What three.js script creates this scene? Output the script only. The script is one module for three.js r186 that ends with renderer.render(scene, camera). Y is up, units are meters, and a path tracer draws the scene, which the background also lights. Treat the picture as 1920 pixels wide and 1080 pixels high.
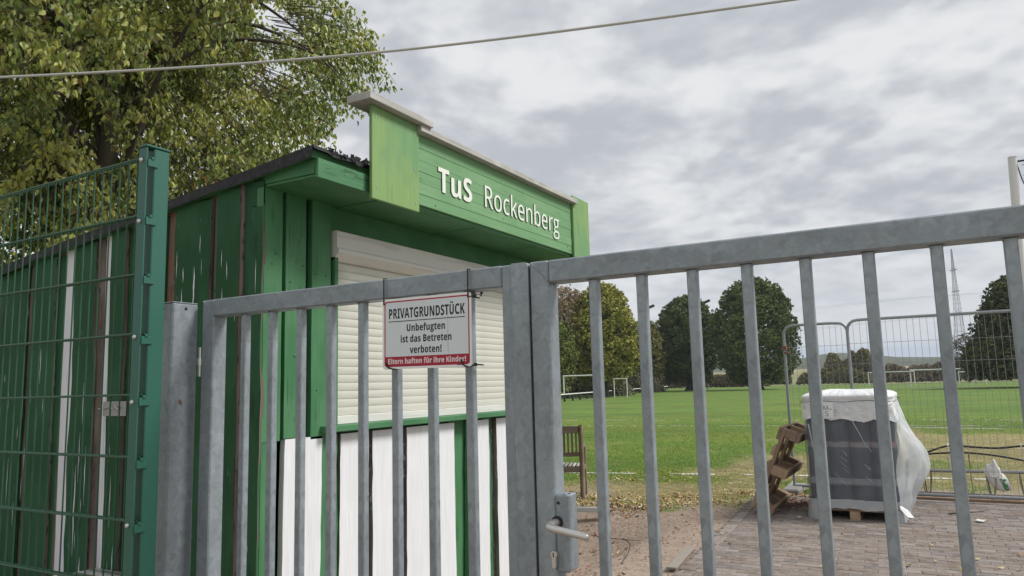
import * as THREE from 'three';
import { mergeGeometries } from 'three/addons/utils/BufferGeometryUtils.js';
import { TextGeometry } from 'three/addons/geometries/TextGeometry.js';
import { FontLoader } from 'three/addons/loaders/FontLoader.js';

// ---------------------------------------------------------------- camera, sky, sun, exposure
const scene = new THREE.Scene();
const camera = new THREE.PerspectiveCamera(2 * Math.atan(540 / 1400) * 180 / Math.PI, 16 / 9, 0.05, 4000);
camera.position.set(0, 1.5, 0);
camera.rotation.order = 'YXZ';
camera.rotation.set(Math.atan(182 / 1400), 29.5 * Math.PI / 180, -1.5 * Math.PI / 180);
const renderer = new THREE.WebGLRenderer({ antialias: true });
renderer.toneMapping = THREE.LinearToneMapping;
renderer.toneMappingExposure = 2.35;
renderer.shadowMap.enabled = true;

function rng(seed) { let s = seed >>> 0; return () => { s = (s + 0x6d2b79f5) | 0; let t = Math.imul(s ^ (s >>> 15), 1 | s); t = (t + Math.imul(t ^ (t >>> 7), 61 | t)) ^ t; return ((t ^ (t >>> 14)) >>> 0) / 4294967296; }; }
const P = new Float32Array(65536); { const r = rng(7); for (let i = 0; i < 65536; i++) P[i] = r(); }
const H2 = (x, y) => P[((x & 255) | ((y & 255) << 8))];
function vnoise(x, y) {                      // smooth value noise 0..1, period 256
  const ix = Math.floor(x), iy = Math.floor(y), fx = x - ix, fy = y - iy;
  const u = fx * fx * fx * (fx * (fx * 6 - 15) + 10), v = fy * fy * fy * (fy * (fy * 6 - 15) + 10);
  const a = H2(ix, iy), b = H2(ix + 1, iy), c = H2(ix, iy + 1), d = H2(ix + 1, iy + 1);
  return a + (b - a) * u + (c - a) * v + (a - b - c + d) * u * v;
}
function fbm(x, y, n = 4) { let s = 0, a = 0.5, t = 0; for (let i = 0; i < n; i++) { s += a * vnoise(x, y); t += a; a *= 0.5; x = x * 2.03 + 17.3; y = y * 2.03 + 9.7; } return s / t; }
const sm = (a, b, x) => { const t = Math.min(1, Math.max(0, (x - a) / (b - a))); return t * t * (3 - 2 * t); };
const mix = (a, b, t) => a + (b - a) * t;

{ // overcast stratocumulus sky: one layer of cloud seen in perspective
  const W = 4096, Hh = 2048, d = new Float32Array(W * Hh * 4);
  for (let j = 0; j < Hh; j++) {
    const el = ((j + 0.5) / Hh - 0.5) * Math.PI, y = Math.sin(el), c = Math.cos(el);
    for (let i = 0; i < W; i++) {
      const o = (j * W + i) * 4, az = ((i + 0.5) / W - 0.5) * 2 * Math.PI;
      let R, G, B;
      if (y > -0.01) {
        const k = 1 / (Math.max(y, 0) + 0.20), px = Math.cos(az) * c * k, pz = Math.sin(az) * c * k;
        const wx = fbm(px * 1.6 + 5, pz * 1.6 + 3, 3) - 0.5, wz = fbm(px * 1.6 + 41, pz * 1.6 + 77, 3) - 0.5;
        const n = fbm(px * 3.0 + wx * 0.9 + 11, pz * 3.0 + wz * 0.9 + 60, 6);
        const m = fbm(px * 7.5 + wx * 1.4 + 90, pz * 7.5 + wz * 1.4 + 20, 5);
        const big = fbm(px * 0.8 + 31, pz * 0.8 + 8, 2);
        const w = fbm(px * 17 + wx * 2 + 7, pz * 17 + wz * 2 + 3, 3);
        let t = sm(0.32, 0.69, n * 0.46 + m * 0.34 + w * 0.20 + (big - 0.5) * 0.14);
        t = mix(0.5, t, sm(-0.02, 0.12, y));
        R = mix(0.292, 0.470, t); G = mix(0.310, 0.476, t); B = mix(0.338, 0.486, t);
        const low = 1 - sm(0.0, 0.20, y), band = fbm(px * 0.35 + 3, el * 26 + px * 0.05, 4);
        const tb = sm(0.35, 0.68, band);
        R = mix(R, mix(0.315, 0.43, tb), low); G = mix(G, mix(0.36, 0.445, tb), low); B = mix(B, mix(0.425, 0.465, tb), low);
      } else { R = 0.10; G = 0.10; B = 0.08; }
      d[o] = R * 0.74; d[o + 1] = G * 0.74; d[o + 2] = B * 0.74; d[o + 3] = 1;
    }
  }
  const sky = new THREE.DataTexture(d, W, Hh, THREE.RGBAFormat, THREE.FloatType);
  sky.mapping = THREE.EquirectangularReflectionMapping; sky.magFilter = THREE.LinearFilter; sky.needsUpdate = true;
  scene.background = sky; scene.environment = sky;
}
const sun = new THREE.DirectionalLight(new THREE.Color(1, 0.975, 0.935), 1.5);
sun.position.set(62, 74, -27); sun.target.position.set(0, 0, 0);
sun.castShadow = true; sun.shadow.radius = 34;
Object.assign(sun.shadow.camera, { left: -80, right: 80, top: 60, bottom: -60, near: 1, far: 300 }); sun.shadow.mapSize.set(4096, 4096);
scene.add(sun, sun.target);

scene.fog = new THREE.FogExp2(0xc4ccd6, 0.00028);
// ---------------------------------------------------------------- helpers
const used = new Map();
function numbered(n) { const k = used.get(n) || 0; used.set(n, k + 1); return k ? n + '_' + String(k).padStart(3, '0') : n; }
function tag(o, label, category, group, kind) { if (label) o.userData.label = label; if (category) o.userData.category = category; if (group) o.userData.group = group; if (kind) o.userData.kind = kind; return o; }
function thing(name, label, category, pos = [0, 0, 0], turn = 0, group) { const g = new THREE.Group(); g.name = numbered(name); g.position.set(...pos); g.rotation.y = turn; scene.add(g); return tag(g, label, category, group); }
function part(name, geo, mat, parent, pos, rot) { const m = new THREE.Mesh(geo, mat); m.name = name; if (pos) m.position.set(...pos); if (rot) m.rotation.set(...rot); parent.add(m); return m; }
function structure(name, geo, mat) { const m = new THREE.Mesh(geo, mat); m.name = numbered(name); m.userData.kind = 'structure'; scene.add(m); return m; }

// uv in metres, v running along the grain axis
function metric(geo, grain = 'y', scale = 1, ou = 0, ov = 0) {
  const g = geo.index ? geo.toNonIndexed() : geo, p = g.attributes.position, n = g.attributes.normal, uv = new Float32Array(p.count * 2);
  for (let i = 0; i < p.count; i++) {
    const q = [p.getX(i), p.getY(i), p.getZ(i)], a = [Math.abs(n.getX(i)), Math.abs(n.getY(i)), Math.abs(n.getZ(i))];
    const dom = a[0] >= a[1] && a[0] >= a[2] ? 0 : a[1] >= a[2] ? 1 : 2, ga = 'xyz'.indexOf(grain);
    let va = ga, ua; if (dom === ga) { ua = (ga + 1) % 3; va = (ga + 2) % 3; } else ua = 3 - ga - dom;
    uv[i * 2] = q[ua] * scale + ou; uv[i * 2 + 1] = q[va] * scale + ov;
  }
  g.setAttribute('uv', new THREE.BufferAttribute(uv, 2)); return g;
}
// chamfered box, centred
function cbox(w, h, d, c = 0.003) {
  const X = w / 2, Y = h / 2, Z = d / 2, a = X - c, b = Y - c, e = Z - c, pos = [];
  const tri = (p, q, r) => { // outward winding
    const n = new THREE.Vector3().subVectors(q, p).cross(new THREE.Vector3().subVectors(r, p)), m = new THREE.Vector3().add(p).add(q).add(r);
    const L = n.dot(m) >= 0 ? [p, q, r] : [p, r, q]; for (const v of L) pos.push(v.x, v.y, v.z);
  }, V = (x, y, z) => new THREE.Vector3(x, y, z), quad = (p, q, r, s) => { tri(p, q, r); tri(p, r, s); };
  for (const s of [-1, 1]) {
    quad(V(s * X, -b, -e), V(s * X, b, -e), V(s * X, b, e), V(s * X, -b, e));
    quad(V(-a, s * Y, -e), V(a, s * Y, -e), V(a, s * Y, e), V(-a, s * Y, e));
    quad(V(-a, -b, s * Z), V(a, -b, s * Z), V(a, b, s * Z), V(-a, b, s * Z));
    for (const t of [-1, 1]) {
      quad(V(s * X, t * b, -e), V(s * X, t * b, e), V(s * a, t * Y, e), V(s * a, t * Y, -e));
      quad(V(s * X, -b, t * e), V(s * X, b, t * e), V(s * a, b, t * Z), V(s * a, -b, t * Z));
      quad(V(-a, s * Y, t * e), V(a, s * Y, t * e), V(a, s * b, t * Z), V(-a, s * b, t * Z));
      for (const u of [-1, 1]) tri(V(s * X, t * b, u * e), V(s * a, t * Y, u * e), V(s * a, t * b, u * Z));
    }
  }
  const g = new THREE.BufferGeometry(); g.setAttribute('position', new THREE.Float32BufferAttribute(pos, 3)); g.computeVertexNormals(); return g;
}
// box given by its extents, metric uv, chamfered
let seedOff = 0;
function ext(x0, x1, y0, y1, z0, z1, grain = 'y', c = 0.003) {
  const g = cbox(Math.abs(x1 - x0), Math.abs(y1 - y0), Math.abs(z1 - z0), Math.min(c, Math.abs(x1 - x0) / 3, Math.abs(y1 - y0) / 3, Math.abs(z1 - z0) / 3));
  seedOff += 0.371; metric(g, grain, 1, seedOff % 3, (seedOff * 1.7) % 3); g.translate((x0 + x1) / 2, (y0 + y1) / 2, (z0 + z1) / 2); return g;
}
const v3 = (x, y, z) => new THREE.Vector3(x, y, z);
// tapered tube through points
function limb(pts, r0, r1, sides = 7, rings = null) {
  const curve = new THREE.CatmullRomCurve3(pts.map((p) => (p.isVector3 ? p : v3(...p)))), n = rings || Math.max(2, pts.length * 3), g = new THREE.TubeGeometry(curve, n, 1, sides, false), p = g.attributes.position;
  const c = new THREE.Vector3(), q = new THREE.Vector3();
  for (let i = 0; i <= n; i++) { curve.getPointAt(i / n, c); const r = mix(r0, r1, i / n); for (let j = 0; j <= sides; j++) { const k = i * (sides + 1) + j; q.fromBufferAttribute(p, k).sub(c).multiplyScalar(r).add(c); p.setXYZ(k, q.x, q.y, q.z); } }
  return g;
}
function rod(a, b, r, sides = 8) { // capped straight rod
  const A = a.isVector3 ? a : v3(...a), B = b.isVector3 ? b : v3(...b), L = A.distanceTo(B), g = new THREE.CylinderGeometry(r, r, L, sides);
  g.applyQuaternion(new THREE.Quaternion().setFromUnitVectors(v3(0, 1, 0), B.clone().sub(A).normalize())); g.translate((A.x + B.x) / 2, (A.y + B.y) / 2, (A.z + B.z) / 2); return g;
}
const merge = (list) => mergeGeometries(list.map((g) => { const q = g.index ? g.toNonIndexed() : g; for (const k of Object.keys(q.attributes)) if (!['position', 'normal', 'uv'].includes(k)) q.deleteAttribute(k); return q; }));

// ---------------------------------------------------------------- textures and materials (linear albedo in, sRGB bytes out)
const toS = (v) => { v = Math.min(1, Math.max(0, v)); return 255 * (v <= 0.0031308 ? 12.92 * v : 1.055 * Math.pow(v, 1 / 2.4) - 0.055); };
function tex(w, h, fn, srgb = true, repeat = [1, 1]) {
  const d = new Uint8Array(w * h * 4), o = [0, 0, 0];
  for (let j = 0; j < h; j++) for (let i = 0; i < w; i++) { fn(i, j, o); const k = (j * w + i) * 4; for (let c = 0; c < 3; c++) d[k + c] = srgb ? toS(o[c]) : Math.min(255, Math.max(0, o[c] * 255)); d[k + 3] = 255; }
  const t = new THREE.DataTexture(d, w, h); t.magFilter = THREE.LinearFilter; t.minFilter = THREE.LinearMipmapLinearFilter; t.generateMipmaps = true; t.wrapS = t.wrapT = THREE.RepeatWrapping; t.repeat.set(...repeat);
  if (srgb) t.colorSpace = THREE.SRGBColorSpace; t.needsUpdate = true; return t;
}
// tileable noise over a w x h grid
const tn = (u, v, fu, fv, o = 0) => { // u,v in 0..1, integer frequencies
  const x = u * fu, y = v * fv, ix = Math.floor(x), iy = Math.floor(y), fx = x - ix, fy = y - iy, s = fx * fx * (3 - 2 * fx), t = fy * fy * (3 - 2 * fy);
  const h = (a, b) => H2(((a % fu) + fu) % fu + o, ((b % fv) + fv) % fv + o * 3);
  return mix(mix(h(ix, iy), h(ix + 1, iy), s), mix(h(ix, iy + 1), h(ix + 1, iy + 1), s), t);
};
const std = (o) => new THREE.MeshStandardMaterial(o);
const col = (r, g, b) => new THREE.Color().setRGB(r, g, b);

// painted wood: fine grain along v, brush marks, scuffs showing a second colour
function woodPaint(base, alt, under, wear, o, lines = 0.25, size = 512) {
  return tex(size, size, (i, j, c) => {
    const u = i / size, v = j / size;
    const grain = tn(u, v, 96, 5, o) * 0.6 + tn(u, v, 190, 9, o + 5) * 0.4, blot = tn(u, v, 5, 3, o + 9) * 0.6 + tn(u, v, 17, 8, o + 13) * 0.4;
    const f = 0.9 + 0.16 * grain, t = sm(0.3, 0.75, blot), w = wear > 0 ? sm(1 - wear, 1 - wear + 0.05, tn(u, v, 42, 6, o + 21) * 0.62 + tn(u, v, 130, 30, o + 3) * 0.38) : 0;
    const line = sm(0.90, 0.97, tn(u, v, 60, 2, o + 31)) * lines;
    for (let k = 0; k < 3; k++) c[k] = mix(mix(base[k], alt[k], t) * f * (1 - line), under[k] * (0.8 + 0.4 * grain), w);
  });
}
const grainBump = tex(512, 512, (i, j, c) => { const u = i / 512, v = j / 512, n = tn(u, v, 110, 4, 2) * 0.5 + tn(u, v, 220, 8, 4) * 0.3 + tn(u, v, 14, 6, 8) * 0.2; c[0] = c[1] = c[2] = n; }, false);
const paint = (map, rough = 0.62, bump = 0.0012) => std({ map, roughness: rough, bumpMap: grainBump, bumpScale: bump });
const M = {};
M.green = [0, 1, 2].map((k) => paint(woodPaint([0.042, 0.165, 0.064], [0.066, 0.205, 0.088], [0.030, 0.115, 0.044], 0.20, 40 + k * 7, 0.4)));
M.greenSign = [0, 1, 2].map((k) => paint(woodPaint([0.150, 0.315, 0.145], [0.178, 0.340, 0.165], [0.20, 0.32, 0.17], 0.10, 70 + k * 7), 0.68));
M.greenPanel = paint(woodPaint([0.150, 0.305, 0.130], [0.215, 0.350, 0.120], [0.16, 0.31, 0.17], 0.12, 95), 0.68);
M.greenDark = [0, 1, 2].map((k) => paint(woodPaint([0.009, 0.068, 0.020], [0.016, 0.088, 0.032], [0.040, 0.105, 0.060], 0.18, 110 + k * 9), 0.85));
M.greenSoffit = M.green[1];
M.white = [0, 1, 2].map((k) => paint(woodPaint([0.72, 0.735, 0.75], [0.745, 0.755, 0.77], [0.63, 0.63, 0.63], 0.04, 150 + k * 8, 0.06), 0.7, 0.0015));
M.whiteOld = paint(woodPaint([0.70, 0.71, 0.75], [0.77, 0.78, 0.81], [0.46, 0.43, 0.41], 0.12, 180), 0.75);
M.bark = paint(woodPaint([0.13, 0.098, 0.085], [0.20, 0.15, 0.13], [0.06, 0.045, 0.04], 0.30, 190), 0.95, 0.006);
M.barkRed = paint(woodPaint([0.24, 0.11, 0.072], [0.19, 0.125, 0.10], [0.10, 0.06, 0.05], 0.25, 200), 0.95, 0.004);
M.barkBlack = paint(woodPaint([0.11, 0.10, 0.095], [0.19, 0.175, 0.165], [0.50, 0.49, 0.47], 0.30, 210), 0.95, 0.006);
M.greyWood = paint(woodPaint([0.40, 0.39, 0.37], [0.50, 0.49, 0.47], [0.25, 0.24, 0.225], 0.16, 220), 0.85, 0.0025);
M.palletWood = [0, 1, 2].map((k) => paint(woodPaint([[0.27, 0.18, 0.12], [0.38, 0.26, 0.17], [0.22, 0.15, 0.105]][k], [[0.34, 0.23, 0.15], [0.46, 0.33, 0.22], [0.28, 0.20, 0.14]][k], [0.15, 0.11, 0.08], 0.2, 225 + k * 4), 0.9, 0.002));
M.benchWood = paint(woodPaint([0.175, 0.135, 0.095], [0.25, 0.195, 0.14], [0.09, 0.07, 0.05], 0.2, 17), 0.8, 0.002);
M.wallBack = std({ color: col(0.12, 0.09, 0.068), roughness: 0.95 });
// hot-dip zinc: soft spangle
M.zinc = (() => {
  const S = 1024, N = 56, r = rng(5), cells = []; for (let i = 0; i < N * N; i++) cells.push([r(), r(), r(), r() * 6.28]);
  const map = tex(S, S, (i, j, c) => {
    const x = i / S * N, y = j / S * N * 0.8, wx = x + (tn(i / S, j / S, 70, 70, 3) - 0.5) * 1.1, wy = y + (tn(i / S, j / S, 70, 70, 9) - 0.5) * 1.1, ix = Math.floor(wx), iy = Math.floor(wy);
    let b1 = 9, b2 = 9, cell = cells[0];
    for (let a = -1; a < 2; a++) for (let b = -1; b < 2; b++) { const q = cells[((ix + a + N * 4) % N) * N + ((iy + b + N * 4) % N)], d = Math.hypot(ix + a + q[0] - wx, iy + b + q[1] - wy); if (d < b1) { b2 = b1; b1 = d; cell = q; } else if (d < b2) b2 = d; }
    const e = sm(0, 0.35, b2 - b1), n = tn(i / S, j / S, 7, 5, 14), f = tn(i / S, j / S, 240, 200, 1), st = sm(0.62, 0.9, tn(i / S, j / S, 30, 6, 33));
    const v = 0.296 + 0.085 * (mix(0.5, cell[2], e) - 0.5) + 0.05 * (n - 0.5) + 0.03 * (f - 0.5) + st * 0.04;
    c[0] = v * 0.89; c[1] = v * 1.0; c[2] = v * 1.09;
  });
  const rough = tex(256, 256, (i, j, c) => { const n = tn(i / 256, j / 256, 20, 16, 6) * 0.6 + tn(i / 256, j / 256, 60, 50, 2) * 0.4; c[0] = c[1] = c[2] = 0.34 + 0.3 * n; }, false);
  return std({ map, roughnessMap: rough, roughness: 1, metalness: 0.32, bumpMap: rough, bumpScale: 0.0006 });
})();
M.zincLight = M.zinc;
M.fenceGreen = std({ color: col(0.024, 0.115, 0.082), roughness: 0.42 });
M.wireGreen = std({ color: col(0.022, 0.085, 0.045), roughness: 0.45 });
M.steel = std({ color: col(0.62, 0.62, 0.60), roughness: 0.28, metalness: 0.9 });
M.alu = std({ color: col(0.62, 0.60, 0.57), roughness: 0.38, metalness: 0.75 });
M.black = std({ color: col(0.012, 0.012, 0.013), roughness: 0.5 });
M.felt = std({ map: tex(256, 256, (i, j, c) => { const n = tn(i / 256, j / 256, 64, 64, 3), m = tn(i / 256, j / 256, 6, 6, 8), v = 0.018 + 0.03 * n * n + 0.012 * m; c[0] = v; c[1] = v; c[2] = v * 1.08; }), roughness: 0.95 });
M.shutter = std({ map: tex(256, 256, (i, j, c) => { const n = tn(i / 256, j / 256, 4, 10, 3), s = sm(0.72, 0.95, tn(i / 256, j / 256, 40, 3, 7)) * 0.10, v = 0.96 + 0.08 * n - s; c[0] = 0.57 * v; c[1] = 0.57 * v; c[2] = 0.50 * v; }), roughness: 0.5 });
M.shutterBox = std({ map: tex(256, 256, (i, j, c) => { const n = tn(i / 256, j / 256, 5, 3, 23), s = sm(0.7, 0.95, tn(i / 256, j / 256, 60, 4, 17)) * 0.14, v = 0.95 + 0.1 * n - s; c[0] = 0.66 * v; c[1] = 0.65 * v; c[2] = 0.61 * v; }), roughness: 0.45 });
M.letter = std({ color: col(0.74, 0.78, 0.70), roughness: 0.6 });
M.letterEdge = std({ color: col(0.10, 0.12, 0.09), roughness: 0.8 });
M.whiteMetal = std({ color: col(0.72, 0.72, 0.70), roughness: 0.5 });
M.darkPost = std({ color: col(0.03, 0.03, 0.028), roughness: 0.8 });
M.trunk = std({ map: tex(256, 256, (i, j, c) => { const n = tn(i / 256, j / 256, 40, 6, 3) * 0.7 + tn(i / 256, j / 256, 90, 30, 5) * 0.3, v = 0.03 + 0.075 * n; c[0] = v * 1.1; c[1] = v * 0.95; c[2] = v * 0.78; }), roughness: 0.95 });

// ---------------------------------------------------------------- ground
const pavEdge = (z) => -1.93 + (z + 5.9) * 0.066;              // left edge of the paving runs slightly skew
const soilMask = (x, z) => { // 1 = bare soil
  const n = (fbm(x * 0.9 + 3, z * 0.9 + 8, 4) - 0.5) * 2.6 + (fbm(x * 4 + 31, z * 4 + 2, 3) - 0.5) * 0.9;
  const edge = -9.35 - 0.35 * Math.max(0, x + 3.2); let s = sm(edge - 0.75, edge + 0.55, z + n * 0.8);
  if (x > -0.75) s = Math.max(s, sm(-11.9, -11.2, z + n * 0.35));
  return s;
};
const dryMask = (x, z) => { // worn, yellowed turf
  const n = fbm(x * 1.1 + 50, z * 0.8 + 12, 5);
  let d = 0; const blob = (cx, cz, rx, rz) => { d = Math.max(d, 1 - Math.hypot((x - cx) / rx, (z - cz) / rz)); };
  blob(-2.3, -13.4, 2.0, 3.2); blob(-3.6, -10.2, 2.6, 1.4); blob(1.0, -18, 3.2, 6); blob(0.6, -12.8, 2.5, 1.5); blob(-1.0, -12, 1.8, 1.2); blob(-1.5, -21, 2.5, 3);
  return sm(0.26, 0.60, n * 0.62 + Math.max(0, d) * 0.72 - 0.1);
};
function groundColor(x, z, o, fine) {
  const s = soilMask(x, z), d = dryMask(x, z) * sm(-34, -20, z), n1 = fbm(x * 0.5, z * 0.35, 4), n2 = fine ? fbm(x * 9 + 4, z * 9 + 7, 3) : fbm(x * 1.2 + 4, z * 1.2 + 7, 3), n3 = fine ? H2(Math.floor(x * 85) & 255, Math.floor(z * 85) & 255) : H2(Math.floor(x * 14) & 255, Math.floor(z * 14) & 255);
  const far = sm(-12, -45, z);
  let g = [0.086, 0.162, 0.011]; const gy = [0.134, 0.179, 0.015], dry = [0.250, 0.200, 0.090];
  const f = (0.66 + 0.46 * n2 + 0.22 * (n3 - 0.5)) * (0.94 + 0.12 * sm(-0.25, 0.25, Math.sin(z * 0.55 + x * 0.22)) + 0.05 * Math.sin(z * 2.1 + 4 * n1)), t = sm(0.35, 0.7, n1) * (0.75 - 0.25 * far);
  for (let k = 0; k < 3; k++) g[k] = mix(mix(g[k], gy[k], t), dry[k] * (0.75 + 0.5 * n2), d * 0.85) * f * 1.1;
  const damp = fbm(x * 0.7 + 20, z * 0.7 + 40, 3), grit = fine ? fbm(x * 22, z * 22, 3) : n2, v = (0.72 + 0.5 * grit + 0.25 * (n3 - 0.5)), so = [mix(0.355, 0.250, damp), mix(0.275, 0.185, damp), mix(0.214, 0.142, damp)];
  for (let k = 0; k < 3; k++) o[k] = mix(g[k], so[k] * v, s);
}
const dip = (x, z) => -0.32 * sm(-2.45, -3.3, x) * sm(-8.8, -7.3, z) * sm(-2.9, -3.5, z);   // the soil falls away towards the kiosk front
function sheet(x0, x1, z0, z1, y, nx = 1, nz = 1) { const g = new THREE.PlaneGeometry(x1 - x0, z1 - z0, nx, nz); g.rotateX(-Math.PI / 2); g.translate((x0 + x1) / 2, y, (z0 + z1) / 2); if (nx > 1) { const p = g.attributes.position; for (let i = 0; i < p.count; i++) p.setY(i, y + dip(p.getX(i), p.getZ(i))); g.computeVertexNormals(); } return g; }
{
  const mapFor = (x0, x1, z0, z1, w, h, fine) => tex(w, h, (i, j, o) => groundColor(mix(x0, x1, (i + 0.5) / w), mix(z1, z0, (j + 0.5) / h), o, fine));
  structure('ground', sheet(-900, 900, -1500, 300, -0.4), std({ map: tex(256, 256, (i, j, o) => { const n = tn(i / 256, j / 256, 9, 7, 3) * 0.6 + tn(i / 256, j / 256, 40, 40, 9) * 0.4; o[0] = mix(0.10, 0.20, n); o[1] = mix(0.15, 0.19, n); o[2] = mix(0.03, 0.06, n); }, true, [30, 30]), roughness: 1 }));
  structure('sports_pitch', sheet(-70, 50, -150, -30, -0.003), std({ map: mapFor(-70, 50, -150, -30, 2048, 2048, false), roughness: 1 }));
  structure('lawn', sheet(-20, 8, -30, 4, 0, 140, 170), std({ map: mapFor(-20, 8, -30, 4, 2048, 2048, true), roughness: 1, bumpMap: tex(512, 512, (i, j, c) => { c[0] = c[1] = c[2] = tn(i / 512, j / 512, 128, 128, 5) * 0.5 + tn(i / 512, j / 512, 30, 30, 8) * 0.5; }, false, [9, 11]), bumpScale: 0.012 }));
  structure('lawn', sheet(8, 50, -30, 4, -0.004), std({ map: mapFor(8, 50, -30, 4, 512, 512, false), roughness: 1 }));
  structure('lawn', sheet(-70, -20, -30, 4, -0.004), std({ map: mapFor(-70, -20, -30, 4, 512, 512, false), roughness: 1 }));
  // chalk lines, broken and uneven
  const chalk = std({ color: col(0.62, 0.64, 0.56), roughness: 1 });
  const line = (ax, az, bx, bz, w, keep, seed) => {
    const r = rng(seed), L = Math.hypot(bx - ax, bz - az), n = Math.max(4, Math.round(L / 0.14)), pos = [], dx = (bx - ax) / L, dz = (bz - az) / L;
    for (let i = 0; i < n; i++) {
      if (fbm(i * 0.21 + seed, seed * 1.7, 3) * 0.75 + r() * 0.25 > keep) continue;
      const t0 = i / n * L, t1 = t0 + L / n * (0.8 + 0.4 * r()), a = w * (0.3 + 0.45 * r()), b = w * (0.3 + 0.45 * r()), q = (t, s) => [ax + dx * t - dz * s, 0.006, az + dz * t + dx * s];
      const A = q(t0, -a), B = q(t1, -b), C = q(t1, b), D = q(t0, a); pos.push(...A, ...C, ...B, ...A, ...D, ...C);
    }
    const g = new THREE.BufferGeometry(); g.setAttribute('position', new THREE.Float32BufferAttribute(pos, 3)); g.computeVertexNormals(); structure('chalk_line', g, chalk);
  };
  line(-7.5, -11.35, -2.45, -12.35, 0.10, 0.62, 3); line(-2.45, -12.35, 1.8, -12.9, 0.10, 0.5, 4);
  line(-16, -24.2, 8, -25.8, 0.10, 0.47, 5); line(-14, -28.2, 6, -28.6, 0.12, 0.50, 6); line(-1.2, -24.6, 4.6, -23.2, 0.12, 0.60, 8);
  line(-30, -63.6, 20, -64.4, 0.14, 0.5, 9); line(-24, -94.3, 24, -94.3, 0.16, 0.5, 10);
}
// ---------------------------------------------------------------- far land: low ridges behind the pitch
{
  const ridge = (name, pts, z, depth, mat) => {
    const pos = [], idx = [], n = pts.length;
    pts.forEach(([x, y], i) => { pos.push(x, -1, z + depth * 0.5, x, y * 0.7, z + depth * 0.18, x, y, z, x, -1, z - depth); });
    for (let i = 0; i < n - 1; i++) for (let k = 0; k < 3; k++) { const a = i * 4 + k, b = a + 4; idx.push(a, b, a + 1, b, b + 1, a + 1); }
    const g = new THREE.BufferGeometry(); g.setAttribute('position', new THREE.Float32BufferAttribute(pos, 3)); g.setIndex(idx); g.computeVertexNormals(); return structure(name, metric(g, 'y', 0.02), mat);
  };
  const pts = (x0, x1, n, h, f, s) => Array.from({ length: n }, (_, i) => { const x = mix(x0, x1, i / (n - 1)); return [x, h * (0.55 + 0.9 * (fbm(x * f + s, s, 3) - 0.15))]; });
  const field = std({ map: tex(256, 256, (i, j, o) => { const n = tn(i / 256, j / 256, 3, 9, 4), m = tn(i / 256, j / 256, 60, 60, 2); o[0] = mix(0.17, 0.30, n) * (0.85 + 0.3 * m); o[1] = mix(0.17, 0.25, n) * (0.85 + 0.3 * m); o[2] = mix(0.06, 0.12, n) * (0.85 + 0.3 * m); }), roughness: 1 });
  const wood = std({ map: tex(256, 256, (i, j, o) => { const n = tn(i / 256, j / 256, 30, 20, 4), m = tn(i / 256, j / 256, 90, 60, 2), v = 0.5 + 0.5 * n * m + 0.3 * m; o[0] = 0.105 * v; o[1] = 0.115 * v; o[2] = 0.075 * v; }), roughness: 1 });
  ridge('meadow_slope', pts(-700, 500, 60, 5.2, 0.004, 3), -430, 260, field);
  ridge('wooded_hill', pts(-500, 700, 80, 22, 0.012, 21), -720, 160, wood);
}
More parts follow.
